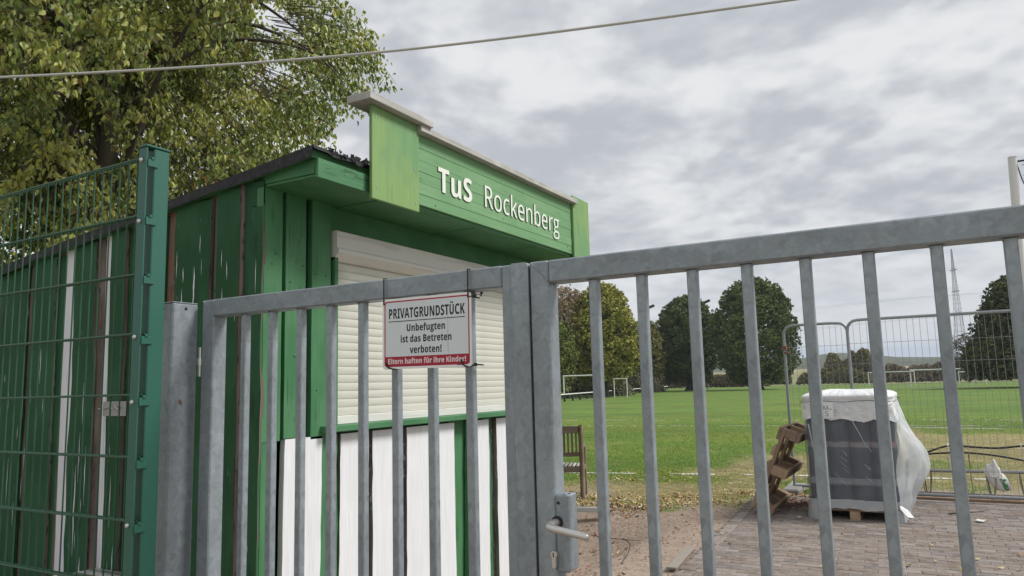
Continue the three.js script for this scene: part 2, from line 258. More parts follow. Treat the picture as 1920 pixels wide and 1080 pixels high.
// ---------------------------------------------------------------- brick paving
{
  const base = structure('paving', (() => { const s = new THREE.Shape(); s.moveTo(pavEdge(-1) - 0.02, 1); s.lineTo(2.6, 1); s.lineTo(2.6, 10.45); s.lineTo(pavEdge(-10.45) - 0.02, 10.45); const g = new THREE.ShapeGeometry(s); g.rotateX(-Math.PI / 2); g.translate(0, 0.006, 0); return metric(g, 'x', 1); })(), std({ map: tex(128, 128, (i, j, c) => { const n = tn(i / 128, j / 128, 50, 50, 3); c[0] = 0.15 + 0.09 * n; c[1] = 0.124 + 0.075 * n; c[2] = 0.10 + 0.06 * n; }), roughness: 1 }));
  const mats = [0, 1, 2, 3, 4].map((k) => std({ map: tex(256, 256, (i, j, c) => {
    const u = i / 256, v = j / 256, n = tn(u, v, 90, 90, k * 5), m = tn(u, v, 7, 7, k * 3 + 1), d = sm(0.62, 0.85, tn(u, v, 16, 16, k + 30)), f = (0.80 + 0.26 * n + 0.22 * (m - 0.5)) * (1 - 0.28 * d), t = [1.0, 0.86, 1.12, 0.93, 1.05][k];
    c[0] = 0.245 * f * t; c[1] = [0.205, 0.207, 0.210, 0.195, 0.202][k] * f * t; c[2] = [0.179, 0.188, 0.190, 0.162, 0.175][k] * f * t;
  }), roughness: 0.93, bumpMap: tex(128, 128, (i, j, c) => { c[0] = c[1] = c[2] = tn(i / 128, j / 128, 60, 60, k); }, false), bumpScale: 0.0015 }));
  const r = rng(99), geos = [0, 1, 2].map((k) => metric(cbox(0.196, 0.05, 0.0955, 0.0045), 'x', 1, k * 0.31, k * 0.17)), border = metric(cbox(0.118, 0.06, 0.196, 0.006), 'z', 1);
  const list = [];
  for (let row = 0; row < 94; row++) {
    const z = -1.05 - row * 0.1, e = pavEdge(z) + 0.125;
    for (let k = 0; k < 24; k++) { const x = e + 0.1 + (k + (row % 2 ? 0.5 : 0)) * 0.2; if (x > 2.5) break; list.push([x, z, 0]); }
    if (row % 2) list.push([e + 0.05, z, 2]);
    if (row % 2 === 0) list.push([pavEdge(z) + 0.06, z - 0.05, 1]);
  }
  const half = metric(cbox(0.094, 0.05, 0.0935, 0.006), 'x', 1);
  // the bricks that show largest: those at the bottom of the picture, behind the gate
  const rank = list.map((b) => { const d = Math.hypot(b[0], b[1]), a = Math.atan2(-b[0], -b[1]) - 29.5 * Math.PI / 180; return [b, (b[1] < -5.65 && a > -0.64 && a < -0.14 && b[0] < 1.2) ? d : 99 + d]; }).sort((p, q) => p[1] - q[1]);
  const loose = [[], [], [], [], []];
  rank.forEach(([b], i) => {
    const geo = b[2] === 1 ? border : b[2] === 2 ? half : geos[Math.floor(r() * 3)], y = -0.014 + (r() - 0.5) * 0.005, k = Math.floor(r() * 5), rx = (r() - 0.5) * 0.035, rz = (r() - 0.5) * 0.022, ry = (r() - 0.5) * 0.025 + (b[2] === 1 ? -0.066 : 0);
    if (i < 300) part('brick', geo, mats[k], base, [b[0], y, b[1]], [rx, ry, rz]);
    else { const g = geo.clone(); g.applyMatrix4(new THREE.Matrix4().makeRotationFromEuler(new THREE.Euler(rx, ry, rz))); g.translate(b[0], y, b[1]); loose[k].push(g); }
  });
  loose.forEach((l, k) => { const m = part('brick_field', merge(l), mats[k], base); m.userData.kind = 'stuff'; });
}

// ---------------------------------------------------------------- kiosk
const KX = -3.526, KZ = -3.155, FX = -3.09;          // front wall faces +x, side wall faces +z, fascia plane
// upright board with uneven edges, lying in the x-y plane (width along x), thickness t towards +z
function waney(w, h, t, seed, ampL = 0.008, ampR = 0.008, n = 14, skew = 0) {
  const pos = [], f = (i, s) => (fbm(i * 0.55 + seed * 3.1, s * 7.7 + seed, 3) - 0.5) * 2;
  const L = [], R = []; for (let i = 0; i <= n; i++) { const y = h * i / n, sk = skew * (i / n - 0.5); L.push([-w / 2 + f(i, 1) * ampL + sk, y]); R.push([w / 2 + f(i, 2) * ampR + sk, y]); }
  const q = (a, b, c, d) => pos.push(...a, ...b, ...c, ...a, ...c, ...d), F = (p) => [p[0], p[1], t], B = (p) => [p[0], p[1], 0];
  for (let i = 0; i < n; i++) q(F(L[i]), F(R[i]), F(R[i + 1]), F(L[i + 1]));
  const faces = pos.length / 3;                                    // the face is painted; the edges may be of another material
  for (let i = 0; i < n; i++) { q(B(L[i]), F(L[i]), F(L[i + 1]), B(L[i + 1])); q(F(R[i]), B(R[i]), B(R[i + 1]), F(R[i + 1])); }
  q(B(L[0]), B(R[0]), F(R[0]), F(L[0])); q(F(L[n]), F(R[n]), B(R[n]), B(L[n]));
  const g = new THREE.BufferGeometry(); g.setAttribute('position', new THREE.Float32BufferAttribute(pos, 3)); g.computeVertexNormals(); g.addGroup(0, faces, 0); g.addGroup(faces, pos.length / 3 - faces, 1); return metric(g, 'y', 1, seed * 0.37, seed * 0.61);
}
const kiosk = thing('kiosk', 'green and white wooden sales kiosk with closed roller shutter and name board', 'kiosk', [0, 0, 0]);
{
  const roofTop = (x) => 2.93 + 0.1127 * (x - FX);                 // mono-pitch falling to the rear
  const body = (() => { const s = new THREE.Shape(); s.moveTo(-7.6, -0.4); s.lineTo(KX - 0.06, -0.4); s.lineTo(KX - 0.06, roofTop(KX) - 0.12); s.lineTo(-7.6, roofTop(-7.6) - 0.1); const g = new THREE.ExtrudeGeometry(s, { depth: 3.66, bevelEnabled: false }); g.translate(0, 0, -6.9); return g; })();
  const shell = part('wall_core', body, M.wallBack, kiosk);
  // side wall: dark green waney boards over bark-edged and white strips
  const side = new THREE.Group(); side.name = 'side_wall'; kiosk.add(side);
  const sb = (x0, x1, mat, z, seed, aL = 0.008, aR = 0.008, skew = 0, y1 = null) => { const xm = (x0 + x1) / 2, h = (y1 ?? roofTop(xm) - 0.06); const m = part('board', waney(Math.abs(x1 - x0), h, 0.024, seed, aL, aR, 16, skew), mat, side, [xm, 0, z]); return m; };
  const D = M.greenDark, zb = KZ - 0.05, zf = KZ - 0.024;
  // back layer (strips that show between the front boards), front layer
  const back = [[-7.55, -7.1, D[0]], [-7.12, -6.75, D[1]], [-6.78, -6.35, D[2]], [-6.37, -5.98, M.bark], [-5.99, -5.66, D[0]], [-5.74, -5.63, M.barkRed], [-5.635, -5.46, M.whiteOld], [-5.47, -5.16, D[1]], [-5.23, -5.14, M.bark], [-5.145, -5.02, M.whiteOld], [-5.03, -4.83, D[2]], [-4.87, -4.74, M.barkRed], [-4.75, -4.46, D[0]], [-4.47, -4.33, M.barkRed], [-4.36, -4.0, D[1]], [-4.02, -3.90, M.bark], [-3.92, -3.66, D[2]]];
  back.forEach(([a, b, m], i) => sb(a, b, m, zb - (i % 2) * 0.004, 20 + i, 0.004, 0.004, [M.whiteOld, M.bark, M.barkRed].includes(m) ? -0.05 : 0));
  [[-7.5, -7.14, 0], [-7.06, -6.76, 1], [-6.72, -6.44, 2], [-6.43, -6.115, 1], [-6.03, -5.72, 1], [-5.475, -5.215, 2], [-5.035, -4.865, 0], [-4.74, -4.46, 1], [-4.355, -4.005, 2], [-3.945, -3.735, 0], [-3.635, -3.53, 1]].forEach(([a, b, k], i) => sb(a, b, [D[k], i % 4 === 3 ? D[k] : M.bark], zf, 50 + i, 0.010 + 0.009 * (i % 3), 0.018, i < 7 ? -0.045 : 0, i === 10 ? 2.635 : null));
  sb(-3.735, -3.70, M.bark, zf - 0.004, 77, 0.006, 0.016);
  sb(-3.70, -3.62, D[2], zb + 0.012, 78);
  part('board', ext(-3.635, -3.53, 2.64, 2.80, zf, KZ - 0.004, 'y'), D[0], side);
  // flaked paint: pale bare wood showing on the boards
  const flake = (x, y, w, h, seed) => { const n = 9, s = new THREE.Shape(), f = (i, k) => (fbm(i * 1.3 + seed, k + seed, 3) - 0.5) * 2; for (let i = 0; i <= n; i++) { const t = i / n, ww = w * Math.sin(Math.PI * Math.min(0.98, Math.max(0.04, t))) * 0.5; const X = x + f(i, 9) * w * 0.6 - ww, Y = y + h * t; i ? s.lineTo(X, Y) : s.moveTo(X, Y); } for (let i = n; i >= 0; i--) { const t = i / n, ww = w * Math.sin(Math.PI * Math.min(0.98, Math.max(0.04, t))) * (0.5 + 0.4 * f(i, 3)); s.lineTo(x + f(i, 9) * w * 0.6 + Math.max(0.001, ww), y + h * t); } const g = new THREE.ShapeGeometry(s); return g; };
  const flakes = [[-4.26, 2.22, 0.008, 0.10], [-4.15, 2.02, 0.013, 0.30], [-4.27, 1.93, 0.010, 0.25], [-4.20, 1.86, 0.009, 0.17], [-5.36, 0.4, 0.012, 0.62], [-5.29, 0.45, 0.012, 0.55], [-5.40, 0.2, 0.010, 0.4], [-4.95, 0.62, 0.007, 0.34], [-5.27, 0.1, 0.014, 0.3], [-4.9, 0.2, 0.008, 0.3], [-5.33, 0.9, 0.007, 0.35], [-5.31, 1.3, 0.006, 0.3], [-4.98, 1.0, 0.006, 0.25], [-5.90, 0.5, 0.006, 0.4], [-6.25, 0.7, 0.005, 0.35], [-6.3, 1.4, 0.006, 0.2], [-5.88, 1.6, 0.006, 0.25], [-3.84, 2.2, 0.006, 0.12], [-3.88, 1.95, 0.007, 0.2], [-4.63, 1.9, 0.006, 0.3], [-4.10, 2.4, 0.006, 0.12], [-4.31, 1.75, 0.006, 0.12], [-3.58, 2.1, 0.005, 0.2], [-4.55, 0.9, 0.007, 0.4], [-5.25, 0.75, 0.006, 0.4]];
  { const fr = rng(64); for (let i = 0; i < 46; i++) { const x = mix(-6.4, -3.58, fr()); if ((x > -5.74 && x < -5.48) || (x > -5.22 && x < -5.04) || (x > -4.87 && x < -4.75) || (x > -4.46 && x < -4.36) || (x > -4.0 && x < -3.95) || (x > -3.735 && x < -3.63)) continue; flakes.push([x, mix(0.1, 2.3, fr()), 0.002 + 0.004 * fr(), 0.04 + 0.16 * fr()]); } }
  flakes.forEach(([x, y, w, h], i) => { const g = flake(x, y, w, h, i * 3.7 + 1); g.translate(0, 0, KZ + 0.003); part('bare_wood_flake', g, M.whiteOld, side); });

  // front wall
  const front = new THREE.Group(); front.name = 'front_wall'; kiosk.add(front);
  const fb = (z0, z1, y0, y1, mat, x, seed, aL = 0.003, aR = 0.003, skew = 0, t = x < KX - 0.055 ? 0.012 : 0.040) => { const m = part('board', waney(Math.abs(z1 - z0), y1 - y0, t, seed, aL, aR, 16, skew), mat, front, [x, y0, (z0 + z1) / 2], [0, Math.PI / 2, 0]); return m; };
  const G = M.green, xb = KX - 0.062, xf = KX - 0.040;
  part('corner_post', ext(KX - 0.06, KX - 0.004, -0.36, 2.755, KZ - 0.09, KZ - 0.002, 'y', 0.004), G[0], front);
  [[-3.245, -3.40, 0], [-3.40, -3.62, 1], [-3.62, -3.80, 2]].forEach(([a, b, k], i) => fb(b, a, 0, 2.755, M.greenDark[k], xb, 5 + i, 0.002, 0.002));
  fb(-3.314, -3.169, 1.2, 2.755, G[0], xf, 1); fb(-3.514, -3.344, 1.21, 2.755, G[1], xf, 2); fb(-3.745, -3.571, 1.19, 2.755, G[2], xf, 3);
  fb(-3.29, -3.169, -0.36, 1.195, G[1], xf, 4);
  // lower part: white waney boards, green and bark-dark joints behind
  [[-3.30, -3.66, M.greenDark[0]], [-3.66, -3.82, M.green[1]], [-3.82, -3.90, M.barkBlack], [-3.90, -4.16, M.green[1]], [-4.16, -4.20, M.barkBlack], [-4.20, -4.50, M.green[2]], [-4.50, -4.59, M.barkBlack], [-4.59, -5.18, M.greenDark[1]], [-5.18, -5.42, M.green[0]], [-5.42, -5.72, M.greenDark[0]], [-5.72, -5.86, M.green[2]], [-5.86, -5.95, M.barkBlack], [-5.95, -6.3, M.green[0]], [-6.3, -6.9, M.green[1]]].forEach(([a, b, m], i) => fb(b, a, -0.36, 1.225, m, xb + (i % 2) * 0.003, 30 + i, 0.004, 0.004));
  [[-3.345, -3.50], [-3.505, -3.665], [-3.84, -4.12], [-4.175, -4.515], [-4.56, -4.88], [-4.885, -5.20], [-5.40, -5.735], [-5.88, -6.14], [-6.18, -6.48], [-6.52, -6.88]].forEach(([a, b], i) => fb(b, a, -0.34, 1.205, [M.white[i % 3], [M.white[0], M.green[1], M.barkBlack, M.barkBlack, M.barkBlack, M.white[1], M.green[0], M.barkBlack, M.green[1], M.green[0]][i]], xf, 60 + i * 2, i === 0 ? 0.004 : 0.012, i === 0 ? 0.03 : 0.012, [0.02, 0.03, 0.03, 0.0, 0.02, 0, 0.03, 0, 0, 0][i]));
  fb(-3.82, -3.665, -0.36, 1.205, G[1], xf - 0.008, 91, 0.008, 0.02);
  // upper wall beyond and over the shutter
  part('header_board', ext(KX - 0.10, KX - 0.042, 2.585, 2.757, -6.9, -3.75, 'z'), M.greenSoffit, front);
  fb(-6.9, -6.27, 1.2, 2.585, G[2], xf, 94);
  part('end_wall', ext(-7.5, KX - 0.07, 0, 2.4, -6.925, -6.902, 'y'), M.greenDark[1], kiosk);
  // nail heads
  [[-3.26, 2.36, 0.016, G[0]], [-3.43, 1.72, 0.012, G[1]]].forEach(([z, y, rr, m]) => { const g = new THREE.SphereGeometry(rr, 12, 8); g.scale(0.35, 1, 1); part('dowel_head', g, m, front, [KX + 0.001, y, z]); });
  [[-3.23, 2.28], [-3.38, 2.18], [-3.49, 2.30], [-3.60, 2.26], [-3.7, 2.26], [-3.62, 1.5], [-3.47, 1.45], [-3.22, 1.4]].forEach(([z, y]) => part('nail_head', new THREE.SphereGeometry(0.0045, 8, 6), M.black, front, [KX + 0.001, y, z]));

  // sill, shutter, shutter box
  part('sill', ext(KX - 0.02, KX + 0.075, 1.225, 1.268, -6.30, -3.655, 'z', 0.005), M.green[1], kiosk);
  const sh = new THREE.Group(); sh.name = 'roller_shutter'; kiosk.add(sh);
  part('end_bar', ext(KX - 0.035, KX + 0.002, 1.268, 1.325, -6.22, -3.80, 'z', 0.004), M.shutterBox, sh);
  const slatG = (() => { const s = new THREE.Shape(); s.moveTo(0.0045, 0); s.lineTo(0.0075, 0.002); s.quadraticCurveTo(0.0135, 0.028, 0.0075, 0.0525); s.lineTo(0.0045, 0.0545); s.lineTo(-0.012, 0.0545); s.lineTo(-0.012, 0); const g = new THREE.ExtrudeGeometry(s, { depth: 2.42, bevelEnabled: false, curveSegments: 5 }); return metric(g, 'z', 0.8); })();
  for (let k = 0; k < 20; k++) part('slat', slatG, M.shutter, sh, [KX - 0.03, 1.326 + k * 0.055, -6.22]);
  part('guide_rail', ext(KX - 0.03, KX + 0.02, 1.268, 2.40, -3.80, -3.768, 'y'), M.green[0], kiosk);
  part('guide_rail', ext(KX - 0.03, KX + 0.02, 1.268, 2.40, -6.255, -6.222, 'y'), M.green[0], kiosk);
  const boxShape = new THREE.Shape(); boxShape.moveTo(-0.05, 2.58); boxShape.lineTo(0.03, 2.58); boxShape.lineTo(0.036, 2.575); boxShape.lineTo(0.036, 2.46); boxShape.lineTo(0.05, 2.452); boxShape.lineTo(0.05, 2.425); boxShape.lineTo(0.0, 2.375); boxShape.lineTo(-0.05, 2.37);
  const bxg = new THREE.ExtrudeGeometry(boxShape, { depth: 2.49, bevelEnabled: false }); bxg.translate(KX, 0, -6.258); part('shutter_box', metric(bxg, 'z', 0.8), M.shutterBox, kiosk);

  // roof
  const roof = new THREE.Group(); roof.name = 'roof'; kiosk.add(roof);
  const slab = (() => { const s = new THREE.Shape(); s.moveTo(-7.75, roofTop(-7.75) - 0.055); s.lineTo(FX - 0.03, roofTop(FX) - 0.06); s.lineTo(FX - 0.03, roofTop(FX) - 0.012); s.lineTo(-7.75, roofTop(-7.75) - 0.012); const g = new THREE.ExtrudeGeometry(s, { depth: 3.83, bevelEnabled: false }); g.translate(0, 0, -6.98); return metric(g, 'x'); })();
  part('roof_deck', slab, M.greenSoffit, roof);
  // bitumen felt, draped over the edges with ragged hems
  const felt = (() => {
    const pos = [], q = (a, b, c, d) => pos.push(...a, ...b, ...c, ...a, ...c, ...d), x0 = -7.78, x1 = FX + 0.001, zN = -3.125, zF = -7.0, n = 60;
    const top = (x, z) => [x, roofTop(x) + 0.004 + 0.006 * (fbm(x * 2, z * 2, 2) - 0.5), z];
    for (let i = 0; i < n; i++) { const a = mix(x0, x1, i / n), b = mix(x0, x1, (i + 1) / n), ha = 0.055 + 0.03 * fbm(a * 3, 4, 3), hb = 0.055 + 0.03 * fbm(b * 3, 4, 3);
      q(top(a, zN), top(b, zN), top(b, zF), top(a, zF)); const A = top(a, zN), B = top(b, zN), da = 0.012 * fbm(a * 5, 2, 2), db = 0.012 * fbm(b * 5, 2, 2);
      q([A[0], A[1] - ha, A[2] + da], [B[0], B[1] - hb, B[2] + db], B, A); }
    const m = 90; for (let i = 0; i < m; i++) { const a = mix(zN, zF, i / m), b = mix(zN, zF, (i + 1) / m), bare = (z) => (z > -3.58 ? 1 : 0), h = (z) => 0.012 + bare(z) * (0.012 + 0.03 * Math.max(0, fbm(z * 9, 3, 2) - 0.3)), A = top(x1, a), B = top(x1, b), e = (z) => (z > -3.58 ? 0.01 + 0.03 * Math.max(0, fbm(z * 9, 30, 2) - 0.4) : -0.02);
      q([A[0] + e(a), A[1] - h(a), a], [B[0] + e(b), B[1] - h(b), b], B, A); }
    const g = new THREE.BufferGeometry(); g.setAttribute('position', new THREE.Float32BufferAttribute(pos, 3)); g.computeVertexNormals(); return metric(g, 'x');
  })();
  part('bitumen_felt', felt, M.felt, roof);
  { // curled felt scraps standing up along the front edge
    const r = rng(31), list = []; for (let i = 0; i < 20; i++) { const z = mix(-3.13, -3.62, r()), w = 0.012 + 0.035 * r(), h = 0.008 + 0.02 * r(), g = new THREE.PlaneGeometry(w, h, 2, 2), p = g.attributes.position; for (let k = 0; k < p.count; k++) p.setZ(k, (r() - 0.5) * 0.02); g.computeVertexNormals(); g.rotateY(Math.PI / 2 + (r() - 0.5)); g.rotateX((r() - 0.5) * 1.2); g.translate(FX + 0.012 + r() * 0.03, 2.925 + r() * 0.02, z); part('felt_scrap', metric(g), M.felt, roof); }
  }
  // soffit boards under the front overhang and the edge board
  [[-3.175, -3.825], [-3.843, -4.955], [-4.975, -5.995], [-6.015, -6.98]].forEach(([a, b]) => part('soffit_panel', ext(KX - 0.11, FX - 0.028, 2.757, 2.772, b, a, 'z'), M.greenSoffit, roof));
  part('edge_board', ext(FX - 0.026, FX, 2.748, 2.868, -6.98, -3.172, 'z', 0.004), M.green[2], roof);
  part('verge_board', ext(KX - 0.02, FX - 0.028, 2.774, 2.862, -3.19, -3.168, 'x', 0.003), M.greenSoffit, roof);

  // name board on the roof edge
  const nb = new THREE.Group(); nb.name = 'name_board'; kiosk.add(nb);
  const ys = [2.772, 2.85, 2.932, 3.012, 3.094, 3.182, 3.278];
  for (let i = 0; i < 6; i++) part('plank', ext(FX + 0.002, FX + 0.022 + (i % 2) * 0.002, ys[i] + 0.0005, ys[i + 1] - 0.0005, -6.665, -4.09, 'z', 0.0016), M.greenSign[i % 3], nb);
  part('end_panel', ext(FX + 0.026, FX + 0.05, 2.704, 3.325, -4.10, -3.60, 'y', 0.003), M.greenPanel, nb);
  part('end_panel', ext(FX + 0.026, FX + 0.05, 2.704, 3.365, -7.03, -6.65, 'y', 0.003), M.greenPanel, nb);
  [[-3.72, 0], [-6.5, 1], [-6.9, 2], [-5.4, 3]].forEach(([z]) => part('batten', ext(FX - 0.045, FX + 0.0005, 2.78, 3.27, z - 0.04, z + 0.04, 'y'), M.greyWood, nb));
  part('cap_board', ext(FX - 0.09, FX + 0.108, 3.328, 3.377, -4.20, -3.515, 'z', 0.003), M.greyWood, nb);
  part('cap_board', ext(FX - 0.06, FX + 0.085, 3.281, 3.327, -5.60, -4.085, 'z', 0.003), M.greyWood, nb);
  part('cap_board', ext(FX - 0.06, FX + 0.083, 3.280, 3.325, -6.70, -5.604, 'z', 0.003), M.greyWood, nb);
  const screws = [[-3.64, 3.25], [-3.65, 2.78], [-4.06, 3.24], [-4.05, 2.86], [-4.06, 2.76], [-4.05, 3.0], [-6.68, 3.3], [-6.69, 2.8], [-7.0, 3.28]];
  screws.forEach(([z, y]) => part('screw', new THREE.CylinderGeometry(0.006, 0.006, 0.004, 8), M.steel, nb, [FX + 0.051, y, z], [0, 0, Math.PI / 2]));
  [[-4.33, 2.80], [-5.3, 2.88], [-6.6, 2.80], [-6.55, 2.83], [-5.35, 3.0]].forEach(([z, y]) => part('nail_hole', new THREE.SphereGeometry(0.006, 8, 6), M.black, nb, [FX + 0.022, y, z]));
  const bold = await new FontLoader().loadAsync('fonts/droid/droid_sans_bold.typeface.json'), regular = await new FontLoader().loadAsync('fonts/droid/droid_sans_regular.typeface.json');
  const word = (str, font, zStart, zEnd, y, cap) => { // letter by letter, so that each is its own piece
    const probe = new TextGeometry('H', { font, size: 1, depth: 0.1, bevelEnabled: false, curveSegments: 4 }); probe.computeBoundingBox(); const size = cap / (probe.boundingBox.max.y - probe.boundingBox.min.y);
    const glyphs = [], sc = size / font.data.resolution; let x = 0; for (const ch of str) { glyphs.push([ch, x]); x += font.data.glyphs[ch].ha * sc; }
    const first = new TextGeometry(str[0], { font, size, depth: 0.1, bevelEnabled: false }), last = new TextGeometry(str[str.length - 1], { font, size, depth: 0.1, bevelEnabled: false }); first.computeBoundingBox(); last.computeBoundingBox();
    const l = first.boundingBox.min.x, w = glyphs[glyphs.length - 1][1] + last.boundingBox.max.x - l, s = Math.abs(zEnd - zStart) / w;
    for (const [ch, gx] of glyphs) { const g = new TextGeometry(ch, { font, size, depth: 0.006, curveSegments: 5, bevelEnabled: true, bevelSize: 0.0008, bevelThickness: 0.0008, bevelSegments: 1 }); g.translate(gx - l, 0, 0); g.scale(s, 1, 1); g.rotateY(Math.PI / 2); const m = part('letter_' + ch.toLowerCase(), g, [M.letter, M.letterEdge], nb, [FX + 0.0255, y, zStart]); }
  };
  word('TuS', bold, -4.357, -4.81, 2.916, 0.183); word('Rockenberg', regular, -5.003, -6.355, 2.925, 0.18);
}
// small things at the side wall
{
  const p = thing('metal_plate', 'small grey metal plate with a wire twist on the dark green side wall', 'plate', [-4.935, 1.41, KZ + 0.004]);
  part('plate', ext(-0.13, 0.13, -0.05, 0.05, 0, 0.004, 'x', 0.001), std({ color: col(0.33, 0.32, 0.31), roughness: 0.6, metalness: 0.3 }), p);
  part('wire_twist', new THREE.TubeGeometry(new THREE.CatmullRomCurve3([v3(-0.17, 0.0, 0.012), v3(-0.1, 0.005, 0.014), v3(-0.03, 0.015, 0.013), v3(0.0, 0.0, 0.016), v3(0.02, 0.02, 0.012), v3(0.04, 0.002, 0.014), v3(0.08, 0.006, 0.010)]), 40, 0.0035, 6), M.steel, p);
  const s = thing('step_box', 'low step box with silver tread plate top at foot of the dark green side wall', 'step', [-4.68, 0, -2.88]);
  part('box', ext(-0.33, 0.33, 0, 0.355, -0.24, 0.0, 'x', 0.004), M.greyWood, s);
  part('tread_plate', ext(-0.335, 0.335, 0.356, 0.361, -0.24, 0.006, 'x', 0.001), M.alu, s);
  part('nosing', ext(-0.335, 0.335, 0.312, 0.3555, 0.001, 0.006, 'x', 0.001), M.alu, s);
  const ribs = []; for (let i = 0; i < 34; i++) { const g = cbox(0.008, 0.046, 0.004, 0.001); g.rotateZ(i % 2 ? 0.55 : 0.55); g.translate(-0.325 + i * 0.0195, 0.334, 0.008); ribs.push(metric(g)); for (let k = 0; k < 4; k++) { const q = cbox(0.008, 0.004, 0.04, 0.001); q.rotateY(k % 2 ? 0.6 : -0.6); q.translate(-0.325 + i * 0.0195, 0.3625, -0.03 - k * 0.05); ribs.push(metric(q)); } }
  const rb = part('tread_ribs', merge(ribs), M.steel, s); rb.userData.kind = 'stuff';
}

// ---------------------------------------------------------------- green mesh fence with its end post
{
  const f = thing('mesh_fence', 'dark green double-wire mesh fence panel bolted to a tall green post', 'fence', [0, 0, 0]);
  const px0 = -2.320, px1 = -2.278, zS = -1.53;
  const post = part('post', ext(px0 + 0.001, px1, 0, 2.338, -1.618, -1.560, 'y', 0.003), M.fenceGreen, f);
  part('post_cap', ext(px0 - 0.002, px1 + 0.003, 2.339, 2.347, -1.622, -1.527, 'x', 0.002), M.fenceGreen, post);
  const strip = part('cover_strip', ext(px0, px1, 0.02, 2.336, zS - 0.006, zS, 'y', 0.001), M.fenceGreen, f);
  for (let k = 0; k < 12; k++) {
    const y = 2.306 - k * 0.2014; if (y < 0.05) break;
    part('clip', merge([ext(px1 - 0.001, px1 + 0.005, y - 0.036, y - 0.010, -1.572, zS - 0.004, 'y', 0.001), ext(px1 + 0.001, px1 + 0.008, y - 0.012, y - 0.002, -1.556, -1.545, 'y', 0.001)]), M.fenceGreen, post);
    if (k % 3 !== 2) part('bolt', new THREE.SphereGeometry(0.0085, 10, 8), M.steel, strip, [px0 + 0.018, y - 0.012 - (k % 3) * 0.012, zS + 0.001]);
    for (const dz of [-0.008, 0.008]) part('horizontal_wire', rod([-4.83, y, zS - 0.018 + dz], [px0 + 0.03, y, zS - 0.018 + dz], 0.0042, 8), M.wireGreen, f);
  }
  const vg = rod([0, 0.06, 0], [0, 2.306, 0], 0.003, 6);
  for (let k = 0; k < 50; k++) part('vertical_wire', vg, M.wireGreen, f, [px0 - 0.03 - k * 0.05, 0, zS - 0.018]);
  part('far_post', ext(-4.86, -4.82, 0, 2.338, -1.618, -1.560, 'y', 0.003), M.fenceGreen, f);
}

// ---------------------------------------------------------------- galvanised gate
const GZ = -1.8, gTop = 1.836;
function gatePost(x0, x1, label) {
  const p = thing('gate_post', label, 'post', [(x0 + x1) / 2, 0, -1.7475]);
  const w = Math.abs(x1 - x0) / 2;
  part('tube', ext(-w, w, 0, 1.822, -0.0525, 0.0525, 'y', 0.005), M.zinc, p);
  part('cap', ext(-w + 0.001, w - 0.001, 1.8225, 1.826, -0.0515, 0.0515, 'x', 0.001), M.zincLight, p);
  for (const a of [-0.012]) part('vent_hole', new THREE.CylinderGeometry(0.0045, 0.0045, 0.002, 12), M.black, p, [a + 0.015, 1.803, 0.0528], [Math.PI / 2, 0, 0]);
  part('vent_hole', new THREE.CylinderGeometry(0.0055, 0.0055, 0.002, 12), M.black, p, [w + 0.0003, 1.803, 0.0], [0, 0, Math.PI / 2]);
  return p;
}
const hingePost = gatePost(-2.445, -2.34, 'galvanised square gate post standing beside the green mesh fence');
{ // rust bloom on the post
  const s = new THREE.Shape(); for (let i = 0; i <= 14; i++) { const a = i / 14 * 6.2832, q = 0.007 * (0.7 + 0.9 * fbm(Math.cos(a) * 2 + 5, Math.sin(a) * 2 + 5, 3)); i ? s.lineTo(Math.cos(a) * q * 0.8, Math.sin(a) * q * 1.4) : s.moveTo(Math.cos(a) * q * 0.8, Math.sin(a) * q * 1.4); }
  part('rust_spot', new THREE.ShapeGeometry(s), std({ color: col(0.15, 0.11, 0.085), roughness: 0.9 }), hingePost, [0.0529, 1.47, 0.012], [0, Math.PI / 2, 0.3]);
}
function rail(x0, x1, y0, y1) { return ext(x0, x1, y0, y1, GZ - 0.06, GZ, 'x', 0.004); }
function stile(x0, x1, y0, y1) { return ext(x0, x1, y0, y1, GZ - 0.06, GZ, 'y', 0.004); }
const barG = metric(cbox(0.025, 1.64, 0.025, 0.0022), 'y');
const filletG = (() => { const s = new THREE.Shape(), q = 0.007; s.moveTo(0, 0); s.lineTo(q, 0); s.quadraticCurveTo(0, 0, 0, -q); const g = new THREE.ExtrudeGeometry(s, { depth: 0.02, bevelEnabled: false, curveSegments: 4 }); g.translate(0, 0, -0.01); const a = metric(g), b = a.clone(); b.applyMatrix4(new THREE.Matrix4().makeRotationY(Math.PI)); a.translate(0.0126, 0, 0); b.translate(-0.0126, 0, 0); return merge([a, b]); })();
